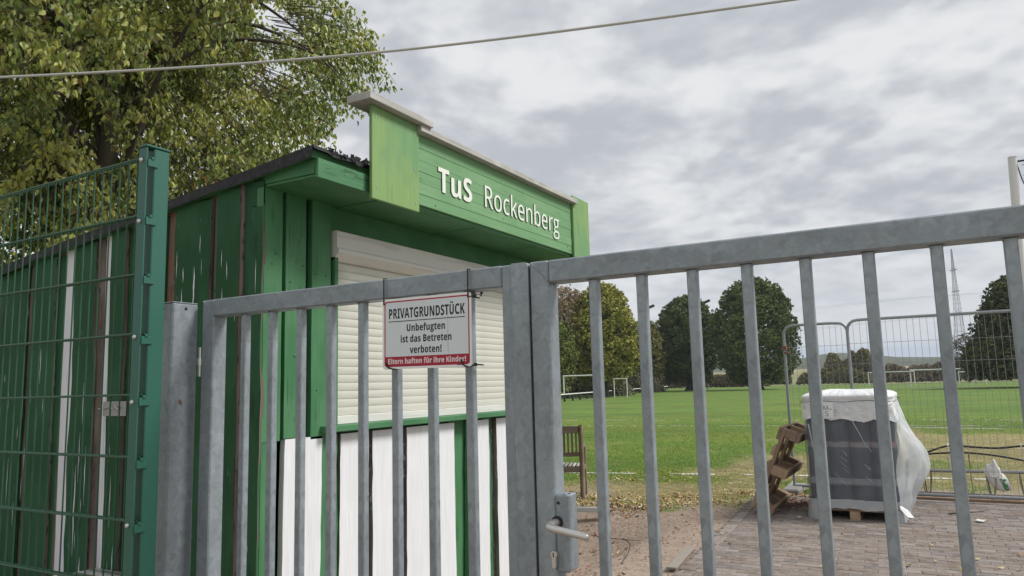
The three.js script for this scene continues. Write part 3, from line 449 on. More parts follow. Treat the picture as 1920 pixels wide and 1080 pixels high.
{ // narrow leaf
  const g = thing('gate_leaf', 'narrow galvanised gate leaf of square bars carrying the private property notice', 'gate');
  part('stile', stile(-2.318, -2.256, 0.08, gTop - 0.001), M.zinc, g); part('stile', stile(-1.052, -0.967, 0.08, gTop - 0.001), M.zinc, g);
  part('top_rail', rail(-2.2555, -1.0525, gTop - 0.062, gTop), M.zinc, g); part('bottom_rail', rail(-2.2555, -1.0525, 0.08, 0.14), M.zinc, g);
  for (let k = 0; k < 8; k++) part('weld_fillet', filletG, M.zinc, part('bar', barG, M.zinc, g, [-2.119 + k * 0.1345, 0.954, GZ - 0.028]), [0, gTop - 0.0622 - 0.954, 0]);
  const mit = (x, s) => part('weld_seam', limb([[x, gTop - 0.004, GZ + 0.0005], [x + s * 0.03, gTop - 0.03, GZ + 0.0005], [x + s * 0.06, gTop - 0.06, GZ + 0.0005]], 0.0022, 0.0022, 5), M.zincLight, g);
  mit(-2.314, 1);
  const fl = new THREE.Shape(); fl.moveTo(-1.017, 0.08); fl.lineTo(-0.9645, 0.08); fl.lineTo(-0.9645, gTop - 0.014); fl.quadraticCurveTo(-0.9645, gTop, -0.9785, gTop); fl.lineTo(-1.017, gTop);
  const flg = new THREE.ExtrudeGeometry(fl, { depth: 0.004, bevelEnabled: true, bevelSize: 0.0006, bevelThickness: 0.0006, bevelSegments: 1 }); flg.translate(0, 0, GZ + 0.0015); part('stop_flange', metric(flg), M.zinc, g);
  part('hinge', merge([rod([-2.328, 1.56, GZ - 0.004], [-2.328, 1.665, GZ - 0.004], 0.0075, 12), rod([-2.328, 1.60, GZ - 0.004], [-2.328, 1.626, GZ - 0.004], 0.012, 12)]), M.steel, g);
  part('hinge', merge([rod([-2.328, 0.30, GZ - 0.004], [-2.328, 0.405, GZ - 0.004], 0.0075, 12), rod([-2.328, 0.34, GZ - 0.004], [-2.328, 0.366, GZ - 0.004], 0.012, 12)]), M.steel, g);
}
{ // wide leaf with the lock
  const g = thing('gate_leaf', 'wide galvanised gate leaf of square bars with lock case and lever handle', 'gate');
  const xr = 1.70;
  part('stile', stile(-0.962, -0.905, 0.08, gTop), M.zinc, g); part('stile', stile(xr - 0.062, xr, 0.08, gTop - 0.001), M.zinc, g);
  part('top_rail', rail(-0.9045, xr - 0.0625, gTop - 0.062, gTop), M.zinc, g); part('bottom_rail', rail(-0.9045, xr - 0.0625, 0.08, 0.14), M.zinc, g);
  for (let k = 0; k < 18; k++) part('weld_fillet', filletG, M.zinc, part('bar', barG, M.zinc, g, [-0.781 + k * 0.1328, 0.954, GZ - 0.028]), [0, gTop - 0.0622 - 0.954, 0]);
  part('weld_seam', limb([[-0.958, gTop - 0.004, GZ + 0.0005], [-0.93, gTop - 0.03, GZ + 0.0005], [-0.906, gTop - 0.058, GZ + 0.0005]], 0.0022, 0.0022, 5), M.zincLight, g);
  const lc = part('lock_case', ext(-0.9043, -0.868, 1.018, 1.213, GZ - 0.055, GZ + 0.003, 'y', 0.004), M.zinc, g);
  [[-0.895, 1.192, 0.004, GZ + 0.004]].forEach(([x, y, r, z]) => part('screw_hole', new THREE.CylinderGeometry(r, r, 0.002, 10), M.black, lc, [x, y, z], [Math.PI / 2, 0, 0]));
  [[-0.884, 1.2135, GZ - 0.008], [-0.873, 1.2135, GZ - 0.02]].forEach((q) => part('screw_hole', new THREE.CylinderGeometry(0.0028, 0.0028, 0.0015, 8), M.black, lc, q));
  part('rosette', new THREE.CylinderGeometry(0.016, 0.016, 0.008, 24), M.black, g, [-0.899, 1.143, GZ + 0.004], [Math.PI / 2, 0, 0]);
  // lever handle: neck out of the case, then an arm to the right, slightly dropping
  const lever = limb([[-0.899, 1.143, GZ + 0.004], [-0.900, 1.143, GZ + 0.035], [-0.898, 1.141, GZ + 0.056], [-0.880, 1.138, GZ + 0.063], [-0.84, 1.132, GZ + 0.064], [-0.793, 1.124, GZ + 0.062]], 0.0105, 0.0085, 14, 40);
  part('lever_handle', merge([lever, (() => { const q = new THREE.SphereGeometry(0.0086, 12, 8); q.translate(-0.793, 1.124, GZ + 0.062); return q; })()]), M.alu, g);
  const cy = new THREE.Shape(); cy.absarc(0, 0.011, 0.0085, -0.9, Math.PI + 0.9, false); cy.lineTo(-0.005, -0.018); cy.absarc(0, -0.018, 0.005, Math.PI, 2 * Math.PI, false);
  const cyl = part('lock_cylinder', new THREE.ExtrudeGeometry(cy, { depth: 0.012, bevelEnabled: true, bevelSize: 0.0008, bevelThickness: 0.0008, bevelSegments: 1, curveSegments: 10 }), M.alu, g, [-0.907, 1.052, GZ + 0.004]);
  part('key_slot', ext(-0.0015, 0.0015, 0.005, 0.016, 0.0128, 0.0134, 'y', 0.0002), M.black, cyl);
}
{ const p = gatePost(1.72, 1.825, 'galvanised square gate post at the hinge side of the wide gate leaf'); }

// ---------------------------------------------------------------- warning sign on the gate
{
  const s = thing('warning_sign', 'red-bordered German private property notice tied to the narrow gate leaf', 'sign', [-1.3125, 1.663, GZ + 0.004]); s.rotation.z = -0.004;
  const W = 0.324, H = 0.214, cw = 1536, ch = Math.round(1536 * H / W), cv = document.createElement('canvas'); cv.width = cw; cv.height = ch; const c = cv.getContext('2d');
  const RED = '#a3122f', INK = '#15181b';
  c.fillStyle = '#e6e7e7'; c.fillRect(0, 0, cw, ch);
  const rr = (x, y, w, h, r) => { c.beginPath(); c.moveTo(x + r, y); c.lineTo(x + w - r, y); c.quadraticCurveTo(x + w, y, x + w, y + r); c.lineTo(x + w, y + h - r); c.quadraticCurveTo(x + w, y + h, x + w - r, y + h); c.lineTo(x + r, y + h); c.quadraticCurveTo(x, y + h, x, y + h - r); c.lineTo(x, y + r); c.quadraticCurveTo(x, y, x + r, y); c.closePath(); };
  rr(34, 34, cw - 68, ch - 68, 55); c.fillStyle = RED; c.fill();
  rr(54, 54, cw - 108, ch - 108, 42); c.save(); c.clip(); c.fillStyle = '#d3dade'; c.fillRect(0, 0, cw, ch); c.fillStyle = RED; c.fillRect(0, ch * 0.825, cw, ch); c.restore();
  const text = (str, y, size, font, width, fill) => { c.font = font.replace('$', size); const w = c.measureText(str).width; c.save(); c.translate(cw / 2, y); c.scale(width / w, 1); c.textAlign = 'center'; c.textBaseline = 'alphabetic'; c.fillStyle = fill; c.fillText(str, 0, 0); c.strokeStyle = fill; c.lineWidth = 3.5; c.strokeText(str, 0, 0); c.restore(); };
  text('PRIVATGRUNDSTÜCK', ch * 0.285, 198, 'bold $px sans-serif', cw * 0.86, INK);
  c.fillStyle = INK; c.fillRect(cw * 0.07, ch * 0.322, cw * 0.86, 12);
  text('Unbefugten', ch * 0.475, 136, 'bold $px sans-serif', cw * 0.44, INK);
  text('ist das Betreten', ch * 0.63, 136, 'bold $px sans-serif', cw * 0.58, INK);
  text('verboten!', ch * 0.785, 136, 'bold $px sans-serif', cw * 0.36, INK);
  text('Eltern haften für ihre Kinder!', ch * 0.925, 98, 'bold $px sans-serif', cw * 0.88, '#dccfd2');
  // dirt runs and grime
  const r = rng(3); for (const [x, y0, y1, w] of [[0.482, 0.07, 1, 4], [0.742, 0.07, 0.95, 5], [0.735, 0.45, 0.8, 9], [0.60, 0.84, 0.97, 4], [0.10, 0.8, 0.97, 5]]) for (let k = 0; k < 60; k++) { c.fillStyle = 'rgba(95,98,100,' + (0.10 + 0.25 * r()) + ')'; const y = mix(y0, y1, k / 60) * ch; c.fillRect(x * cw + (k / 60) * 14 + (r() - 0.5) * 4, y, w * (0.5 + r()), ch * (y1 - y0) / 50); }
  for (let k = 0; k < 500; k++) { c.fillStyle = 'rgba(80,82,80,' + 0.05 * r() + ')'; c.fillRect(r() * cw, r() * ch, 3 + 30 * r(), 3 + 18 * r()); }
  c.fillStyle = '#333'; c.fillRect(cw * 0.84, ch * 0.968, cw * 0.07, 7);
  const t = new THREE.CanvasTexture(cv); t.colorSpace = THREE.SRGBColorSpace; t.magFilter = THREE.LinearFilter;
  const sh = new THREE.Shape(); const k = 0.012; sh.moveTo(-W / 2 + k, -H / 2); sh.lineTo(W / 2 - k, -H / 2); sh.quadraticCurveTo(W / 2, -H / 2, W / 2, -H / 2 + k); sh.lineTo(W / 2, H / 2 - k); sh.quadraticCurveTo(W / 2, H / 2, W / 2 - k, H / 2); sh.lineTo(-W / 2 + k, H / 2); sh.quadraticCurveTo(-W / 2, H / 2, -W / 2, H / 2 - k); sh.lineTo(-W / 2, -H / 2 + k); sh.quadraticCurveTo(-W / 2, -H / 2, -W / 2 + k, -H / 2);
  part('plate', new THREE.ExtrudeGeometry(sh, { depth: 0.002, bevelEnabled: false }), M.whiteMetal, s);
  const pg = new THREE.ShapeGeometry(sh), pp = pg.attributes.position, pu = pg.attributes.uv; for (let i = 0; i < pp.count; i++) pu.setXY(i, pp.getX(i) / W + 0.5, pp.getY(i) / H + 0.5); pg.translate(0, 0, 0.0026);
  part('print', pg, std({ map: t, roughness: 0.42 }), s);
  // cable ties
  const yR = gTop - 1.663, loop = (x) => merge([ext(x - 0.0023, x + 0.0023, 0.090, yR + 0.0015, 0.0035, 0.0048, 'y', 0.0003), ext(x - 0.0023, x + 0.0023, yR + 0.0003, yR + 0.0016, -0.067, 0.0034, 'z', 0.0003), ext(x - 0.0023, x + 0.0023, 0.100, yR + 0.0015, -0.0685, -0.0672, 'y', 0.0003), ext(x - 0.0023, x + 0.0023, 0.104, 0.1055, -0.067, 0.0034, 'z', 0.0003), ext(x - 0.004, x + 0.004, 0.108, 0.115, -0.073, -0.0686, 'y', 0.0005)]);
  part('cable_tie', loop(-0.156), M.black, s); part('cable_tie', loop(0.152), M.black, s);
  const tail = (x0, x1, y) => merge([new THREE.TubeGeometry(new THREE.CatmullRomCurve3([v3(x0, y + 0.012, 0.004), v3(x0 + 0.006, y, 0.006), v3((x0 + x1) / 2, y - 0.009, 0.003), v3(x1, y - 0.004, -0.012), v3(x1, y - 0.004, -0.05)]), 30, 0.0024, 6), ext(x1 - 0.004, x1 + 0.005, y - 0.008, y + 0.001, -0.012, -0.004, 'x', 0.001)]);
  part('cable_tie', tail(-0.148, -0.085, -0.098), M.black, s); part('cable_tie', tail(0.125, 0.166, -0.098), M.black, s);
  part('cable_tie', merge([ext(0.158, 0.176, 0.090, 0.098, -0.006, 0.002, 'x', 0.001), rod([0.156, 0.094, 0.004], [0.182, 0.088, -0.012], 0.002, 6)]), M.black, s);
}
// ---------------------------------------------------------------- bench beyond the kiosk
{
  const b = thing('garden_bench', 'weathered wooden bench with slatted back facing the pitch', 'bench', [-4.835, 0, -8.955], 0.36);
  const w = 0.70, W = M.benchWood;
  const lean = (y) => 0.10 * Math.max(0, (y - 0.4) / 0.55);
  for (const s of [-1, 1]) {
    part('rear_leg', limb([[s * (w - 0.03), 0, 0.02], [s * (w - 0.03), 0.42, 0.0], [s * (w - 0.03), 0.95, 0.09]], 0.035, 0.032, 4, 10), W, b);
    part('front_leg', ext(s * (w - 0.03) - 0.028, s * (w - 0.03) + 0.028, 0, 0.63, -0.47, -0.41, 'y', 0.005), W, b);
    part('armrest', limb([[s * (w - 0.03), 0.665, 0.04], [s * (w - 0.03), 0.66, -0.2], [s * (w - 0.03), 0.655, -0.42], [s * (w - 0.03), 0.635, -0.48]], 0.032, 0.028, 8, 16), W, b);
    part('side_rail', ext(s * (w - 0.03) - 0.018, s * (w - 0.03) + 0.018, 0.34, 0.405, -0.41, -0.02, 'z', 0.004), W, b);
  }
  const rr = (y0, y1, z, t = 0.03) => ext(-w + 0.06, w - 0.06, y0, y1, z - t / 2, z + t / 2, 'x', 0.005);
  part('top_rail', rr(0.85, 0.945, 0.08), W, b); part('lower_rail', rr(0.545, 0.60, 0.03), W, b);
  for (let k = 0; k < 24; k++) part('back_slat', ext(-w + 0.085 + k * 0.0525, -w + 0.110 + k * 0.0525, 0.60, 0.852, 0.045, 0.063, 'y', 0.003), W, b);
  part('seat_apron', rr(0.335, 0.40, -0.01, 0.025), W, b); part('seat_apron', rr(0.335, 0.40, -0.445, 0.025), W, b);
  for (let k = 0; k < 23; k++) part('seat_slat', ext(-w + 0.09 + k * 0.0545, -w + 0.122 + k * 0.0545, 0.402, 0.420, -0.47, -0.02, 'z', 0.003), M.greyWood, b);
}
{ const f = thing('metal_profile', 'silver box profile lying on the bare soil near the bench', 'profile', [-3.80, 0.0, -8.25], 0.30), m = std({ color: col(0.58, 0.58, 0.57), roughness: 0.5, metalness: 0.1 });
  part('tube', ext(-0.40, 0.27, 0.004, 0.052, -0.045, 0.045, 'x', 0.006), m, f); part('end_cap', ext(0.2705, 0.283, 0.001, 0.056, -0.05, 0.05, 'x', 0.004), M.whiteMetal, f); part('lip', ext(-0.40, 0.268, 0.0525, 0.060, 0.02, 0.043, 'x', 0.002), m, f); }

// ---------------------------------------------------------------- pallets
function palletParts(parent, width, length, mk) { // lying, deck up, length along z
  const B = (name, x0, x1, y0, y1, z0, z1, grain, k) => mk(name, ext(x0, x1, y0, y1, z0, z1, grain, 0.004), M.palletWood[k % 3], parent);
  const xs = [-width / 2 + 0.05, 0, width / 2 - 0.05], zs = [-length / 2 + 0.0725, 0, length / 2 - 0.0725];
  xs.forEach((x, i) => { B('skid_board', x - 0.05, x + 0.05, 0.0, 0.022, -length / 2, length / 2, 'z', i); zs.forEach((z, j) => B('block', x - 0.05, x + 0.05, 0.0225, 0.0995, z - 0.07, z + 0.07, 'z', i + j + 1)); });
  zs.forEach((z, j) => B('stringer_board', -width / 2, width / 2, 0.1, 0.1215, z - 0.07, z + 0.07, 'x', j));
  const n = 5; for (let k = 0; k < n; k++) { const x = mix(-width / 2 + 0.07, width / 2 - 0.07, k / (n - 1)), h = k % 2 ? 0.05 : 0.07; B('deck_board', x - h, x + h, 0.122, 0.144, -length / 2, length / 2, 'z', k + 1); }
}
{ const p = thing('pallet', 'brown wooden pallet leaning on edge against the wrapped stack', 'pallet', [-1.74, 0.0, -9.27]);
  const th = 23 * Math.PI / 180, inner = new THREE.Matrix4().makeRotationZ(-th).multiply(new THREE.Matrix4().makeTranslation(0, 0.475, 0)).multiply(new THREE.Matrix4().makeRotationZ(Math.PI / 2)).multiply(new THREE.Matrix4().makeScale(1, 1.65, 1));
  palletParts(p, 0.95, 1.12, (n, g, m, par) => { g.applyMatrix4(inner); return part(n, g, m, par); }); p.position.y = 0.002; }
{ // pallet of upright rolls in film
  const s = thing('wrapped_pallet_stack', 'film-wrapped pallet of dark rolls under a crumpled white cover', 'pallet load', [-0.90, 0, -9.27]);
  const pal = new THREE.Group(); pal.name = 'base_pallet'; s.add(pal);
  palletParts(pal, 0.84, 1.10, part);
  const dark = [0, 1, 2].map((k) => std({ map: tex(128, 512, (i, j, c) => {
    const u = i / 128, v = j / 512, n = tn(u, v, 60, 200, k * 4), st = tn(u, v, 26, 2, k + 11); let r = 0.026 + 0.010 * n + 0.014 * st, g = 0.036 + 0.010 * n + 0.014 * st, b = 0.064 + 0.012 * n + 0.020 * st;
    const band = (v0, v1, q, w) => { if (v > v0 && v < v1) { const e = w * (0.6 + 0.4 * tn(u, v, 12, 90, k + 5)); r = mix(r, q[0], e); g = mix(g, q[1], e); b = mix(b, q[2], e); } };
    band(0.215, 0.275, [0.34, 0.34, 0.36], 0.8); band(0.575, 0.63, tn(u, v, 9, 4, k + 2) > 0.45 ? [0.36, 0.16, 0.14] : [0.30, 0.29, 0.30], 0.85); c[0] = r; c[1] = g; c[2] = b;
  }), roughness: 0.55 }));
  const rollG = new THREE.CylinderGeometry(0.122, 0.122, 1.06, 28, 1); rollG.rotateY(0.4);
  for (let i = 0; i < 4; i++) for (let j = 0; j < 5; j++) part('roll', rollG, dark[(i * 3 + j) % 3], s, [-0.308 + i * 0.2053, 0.145 + 0.53, 0.418 - j * 0.2075]);
  // perimeter of a rounded rectangle
  const hw = 0.435, hd = 0.548, R = 0.10, ring = (t, g = 0) => { const a = hw + g - R, b = hd + g - R, per = 4 * (a + b) + 2 * Math.PI * R; let d = ((t % 1) + 1) % 1 * per; const seg = [[2 * a, (q) => [-a + q, b + R]], [Math.PI * R / 2, (q) => [a + R * Math.sin(q / R), b + R * Math.cos(q / R)]], [2 * b, (q) => [a + R, b - q]], [Math.PI * R / 2, (q) => [a + R * Math.cos(q / R), -b - R * Math.sin(q / R)]], [2 * a, (q) => [a - q, -b - R]], [Math.PI * R / 2, (q) => [-a - R * Math.sin(q / R), -b - R * Math.cos(q / R)]], [2 * b, (q) => [-a - R, -b + q]], [Math.PI * R / 2, (q) => [-a - R * Math.cos(q / R), b + R * Math.sin(q / R)]]]; for (const [L, f] of seg) { if (d <= L) return f(d); d -= L; } return [-a, b + R]; };
  const loft = (rows, N, f, closed = true) => { const pos = [], idx = []; for (let r = 0; r <= rows; r++) for (let i = 0; i <= N; i++) pos.push(...f(i / N, r / rows)); for (let r = 0; r < rows; r++) for (let i = 0; i < N; i++) { const a = r * (N + 1) + i, b = a + 1, c = a + N + 1, d = c + 1; idx.push(a, c, b, b, c, d); } const g = new THREE.BufferGeometry(); g.setAttribute('position', new THREE.Float32BufferAttribute(pos, 3)); g.setIndex(idx); g.computeVertexNormals(); const uv = []; for (let r = 0; r <= rows; r++) for (let i = 0; i <= N; i++) uv.push(i / N * 4, r / rows); g.setAttribute('uv', new THREE.Float32BufferAttribute(uv, 2)); return g; };
  const nz = (x, y) => fbm(x, y, 4) - 0.5;
  const wrapT = (t) => [Math.cos(t * 6.2832) * 3 + 20, Math.sin(t * 6.2832) * 3 + 20];
  // clear film round the rolls
  const film = loft(30, 140, (t, v) => { const [a, b] = wrapT(t), y = mix(0.20, 1.19, v), k = 0.006 + 0.02 * nz(a * 1.6 + v * 5, b * 1.6 - v * 9) + 0.012 * Math.sin(v * 26 + 8 * nz(a, b)) * 0.25, [x, z] = ring(t, 0.004 + k); return [x, y, z]; });
  part('clear_film', film, new THREE.MeshPhysicalMaterial({ color: col(0.96, 0.97, 0.98), transmission: 0.93, thickness: 0, roughness: 0.3, ior: 1.4, specularIntensity: 1 }), s);
  // milky stretch bands and wrinkles of the film
  const milky = new THREE.MeshPhysicalMaterial({ color: col(0.80, 0.82, 0.85), transmission: 0.9, thickness: 0, roughness: 0.35, side: THREE.DoubleSide });
  for (const [y, h, q] of [[0.395, 0.06, 0]]) part('film_band', loft(3, 120, (t, v) => { const [a, b] = wrapT(t), [x, z] = ring(t, 0.020 + 0.01 * nz(a * 2 + q, b * 2)); return [x, y + (v - 0.5) * h + 0.02 * nz(a + q, b), z]; }), milky, s);
  const wr = []; const r = rng(12); for (const [x0, y0, n] of [[-0.12, 0.86, 8], [0.14, 0.78, 8]]) for (let k = 0; k < n; k++) { if (r() < 0.3) continue; const x = x0 + (r() - 0.5) * 0.09, y = y0 - k * 0.062 + (r() - 0.5) * 0.02; wr.push(limb([[x, y, 0.562], [x + 0.025, y - 0.02, 0.566], [x + 0.05 + 0.02 * r(), y - 0.045 - 0.02 * r(), 0.562]], 0.0012, 0.0012 + 0.0025 * r(), 5, 5)); }
  wr.push(limb([[0.05, 1.03, 0.560], [0.11, 0.9, 0.568], [0.17, 0.76, 0.563]], 0.005, 0.002, 5, 8), limb([[-0.39, 1.0, 0.552], [-0.35, 0.7, 0.560], [-0.32, 0.5, 0.560]], 0.007, 0.003, 5, 8));
  const wm = part('film_wrinkles', merge(wr), new THREE.MeshPhysicalMaterial({ color: col(0.7, 0.72, 0.75), roughness: 0.3, transmission: 0.3, thickness: 0 }), s); wm.userData.kind = 'stuff';
  // white cover over the top
  const white = std({ map: tex(512, 256, (i, j, c) => { const n = tn(i / 512, j / 256, 9, 5, 3), m = tn(i / 512, j / 256, 70, 40, 7), v = 0.66 + 0.10 * n + 0.05 * m; c[0] = v; c[1] = v * 1.005; c[2] = v * 1.02; }), roughness: 0.45, side: THREE.DoubleSide, bumpMap: tex(512, 256, (i, j, c) => { const u = i / 512, v = j / 256, a = Math.abs(tn(u, v, 14, 6, 3) - 0.5) * 2, b = Math.abs(tn(u, v, 40, 16, 9) - 0.5) * 2; c[0] = c[1] = c[2] = 0.65 * a + 0.35 * b; }, false), bumpScale: 0.011 });
  const cover = loft(26, 160, (t, v) => {
    const [a, b] = wrapT(t);
    if (v < 0.42) { const q = v / 0.42, [x, z] = ring(t, 0.010), k = Math.pow(q, 0.8); return [x * k, 1.335 + 0.05 * (1 - k) * (0.6 + nz(x * 4 * k, z * 4 * k)) + 0.02 * nz(x * 5 * k + 9, z * 5 * k) - 0.035 * Math.pow(k, 8), z * k]; }
    const q = (v - 0.42) / 0.58, hem = 0.262 + 0.08 * nz(a * 1.3, b * 1.3) + 0.035 * nz(a * 5, b * 5), g = 0.013 + 0.012 * q + 0.030 * q * nz(a * 4 + 1, b * 4) + 0.018 * nz(a * 2.2, q * 3 + b * 2) + (q > 0.18 && q < 0.24 ? -0.012 : 0), [x, z] = ring(t, g); return [x, 1.30 - q * hem, z];
  });
  part('white_cover', cover, white, s);
  part('cord', new THREE.TubeGeometry(new THREE.CatmullRomCurve3(Array.from({ length: 80 }, (_, i) => { const [x, z] = ring(i / 80, 0.031); return v3(x, 1.238 + 0.006 * Math.sin(i * 0.7), z); }), true), 200, 0.0032, 5, true), M.black, s);
  // film hem gathered round the pallet deck
  const hem = loft(10, 150, (t, v) => { const [a, b] = wrapT(t), [x, z] = ring(t, 0.016 + 0.018 * v + 0.022 * nz(a * 5, b * 5 + v * 2)); return [x, 0.215 + 0.03 * nz(a * 1.2, b * 1.2 + 5) - v * mix(0.095 + 0.05 * nz(a * 2 + 4, b * 2), 0.205, sm(0.27, 0.35, Math.abs(x))), z]; });
  part('film_hem', hem, new THREE.MeshPhysicalMaterial({ color: col(0.75, 0.77, 0.79), roughness: 0.4, transmission: 0.55, thickness: 0, side: THREE.DoubleSide }), s);
  // sheet of milky plastic hanging loose on the right
  const loose = loft(34, 60, (t, v) => { // v down, t along z from front to back
    const y = mix(1.235, 0.02, v), bul = Math.exp(-Math.pow((v - 0.52) / 0.30, 2)) * (0.20 + 0.05 * Math.sin(t * 5)) * Math.pow(Math.max(0, Math.sin(Math.PI * mix(0.0, 0.97, t))), 0.75), f = 0.045 * Math.sin(t * 22 + v * 6 + 7 * nz(t * 3, v * 3)) * (0.3 + v) + 0.10 * nz(t * 7, v * 5) + 0.03 * nz(t * 18, v * 3);
    return [0.445 + 0.02 * v + bul + f * 0.6 - (v > 0.85 ? (v - 0.85) * 0.25 : 0), y, mix(0.545 + 0.02 * Math.sin(v * 9), -0.5, t) + 0.03 * nz(v * 6, t * 5)];
  });
  part('loose_sheet', loose, new THREE.MeshPhysicalMaterial({ color: col(0.84, 0.87, 0.88), roughness: 0.42, transmission: 0.6, thickness: 0, side: THREE.DoubleSide }), s);
  const flap = loft(6, 10, (t, v) => [0.43 + 0.14 * t, 0.15 - 0.10 * t + 0.03 * Math.sin(t * 4 + v * 3) + 0.02 * nz(t * 5, v * 5), 0.54 + 0.05 * (v - 0.5) - 0.02 * t]);
  part('torn_flap', flap, std({ color: col(0.78, 0.79, 0.79), roughness: 0.45, side: THREE.DoubleSide }), s);
  // paper note with a handwritten scrawl
  const cv = document.createElement('canvas'); cv.width = 256; cv.height = 256; const c = cv.getContext('2d'); c.fillStyle = '#e6e7ea'; c.fillRect(0, 0, 256, 256); c.strokeStyle = '#1d2430'; c.lineWidth = 7; c.lineCap = 'round';
  const ink = (pts) => { c.beginPath(); pts.forEach(([x, y], i) => (i ? c.lineTo(x, y) : c.moveTo(x, y))); c.stroke(); };
  ink([[20, 60], [60, 45]]); ink([[45, 52], [30, 100], [60, 95]]); ink([[70, 55], [66, 98], [85, 90], [90, 60]]); ink([[100, 98], [120, 50], [126, 98], [150, 60]]); ink([[150, 98], [175, 85], [172, 50], [180, 98]]); ink([[20, 112], [235, 108]]);
  ink([[70, 140], [66, 205], [90, 215], [104, 190], [108, 140]]); ink([[180, 145], [140, 150], [138, 172], [178, 180], [176, 212], [130, 214]]); c.lineWidth = 3; ink([[20, 236], [200, 232]]);
  const nt = new THREE.CanvasTexture(cv); nt.colorSpace = THREE.SRGBColorSpace;
  part('paper_note', (() => { const g = new THREE.PlaneGeometry(0.19, 0.17, 6, 1), p = g.attributes.position; for (let i = 0; i < p.count; i++) p.setZ(i, 0.004 * Math.sin(p.getX(i) * 30)); return g; })(), std({ map: nt, roughness: 0.7, side: THREE.DoubleSide }), s, [-0.215, 1.145, 0.586]);
}
// ---------------------------------------------------------------- mobile construction fence
{
  const frame = std({ color: col(0.29, 0.305, 0.32), roughness: 0.5, metalness: 0.35 }), wire = std({ color: col(0.30, 0.31, 0.31), roughness: 0.5, metalness: 0.3 });
  const panel = (x, z, turn, label, W = 3.4) => {
    const f = thing('mobile_fence_panel', label, 'fence panel', [x, 0, z], turn, 'mobile fence panels behind the pallets');
    const H = 2.20, R = 0.16, wires = Math.round(W / 0.074);
    part('tube_frame', new THREE.TubeGeometry(new THREE.CatmullRomCurve3([v3(0, 0.03, 0), v3(0, 0.8, 0), v3(0, H - R - 0.06, 0), v3(0.012, H - R * 0.45, 0), v3(R * 0.45, H - 0.012, 0), v3(R + 0.06, H, 0), v3(W * 0.36, H, 0), v3(W * 0.64, H, 0), v3(W - R - 0.06, H, 0), v3(W - R * 0.45, H - 0.012, 0), v3(W - 0.012, H - R * 0.45, 0), v3(W, H - R - 0.06, 0), v3(W, 0.8, 0), v3(W, 0.03, 0)], false, 'catmullrom', 0.3), 150, 0.019, 10), frame, f);
    part('bottom_tube', rod([0, 0.09, 0], [W, 0.09, 0], 0.019, 10), frame, f);
    for (let k = 1; k < wires; k++) { const x = k * W / wires; part('vertical_wire', rod([x, 0.09, 0.014], [x + 0.004 * Math.sin(k * 5), H - (x < 0.1 || x > W - 0.1 ? 0.06 : 0.01), 0.014], 0.0021, 5), wire, f); }
    for (let k = 1; k < 8; k++) part('horizontal_wire', rod([0, 0.12 + k * 0.255, 0.019], [W, 0.12 + k * 0.255, 0.019], 0.0024, 5), wire, f);
    for (const x of [0.0, W]) part('concrete_foot', ext(x - 0.11, x + 0.11, 0, 0.085, -0.34, 0.34, 'z', 0.02), std({ color: col(0.27, 0.265, 0.25), roughness: 0.95 }), f);
    return f;
  };
  const a = panel(-1.80, -10.62, 0.0, 'galvanised construction fence panel whose rounded corner rises above the leaning pallet', 0.795);
  part('clamp', merge([ext(-0.03, 0.03, 1.87, 1.93, -0.03, 0.03, 'y', 0.004), ext(-0.01, 0.05, 1.82, 1.85, -0.02, 0.02, 'y', 0.004)]), M.barkRed, a);
  panel(-0.975, -10.28, 0.015, 'galvanised construction fence panel standing behind the wrapped pallet stack');
}
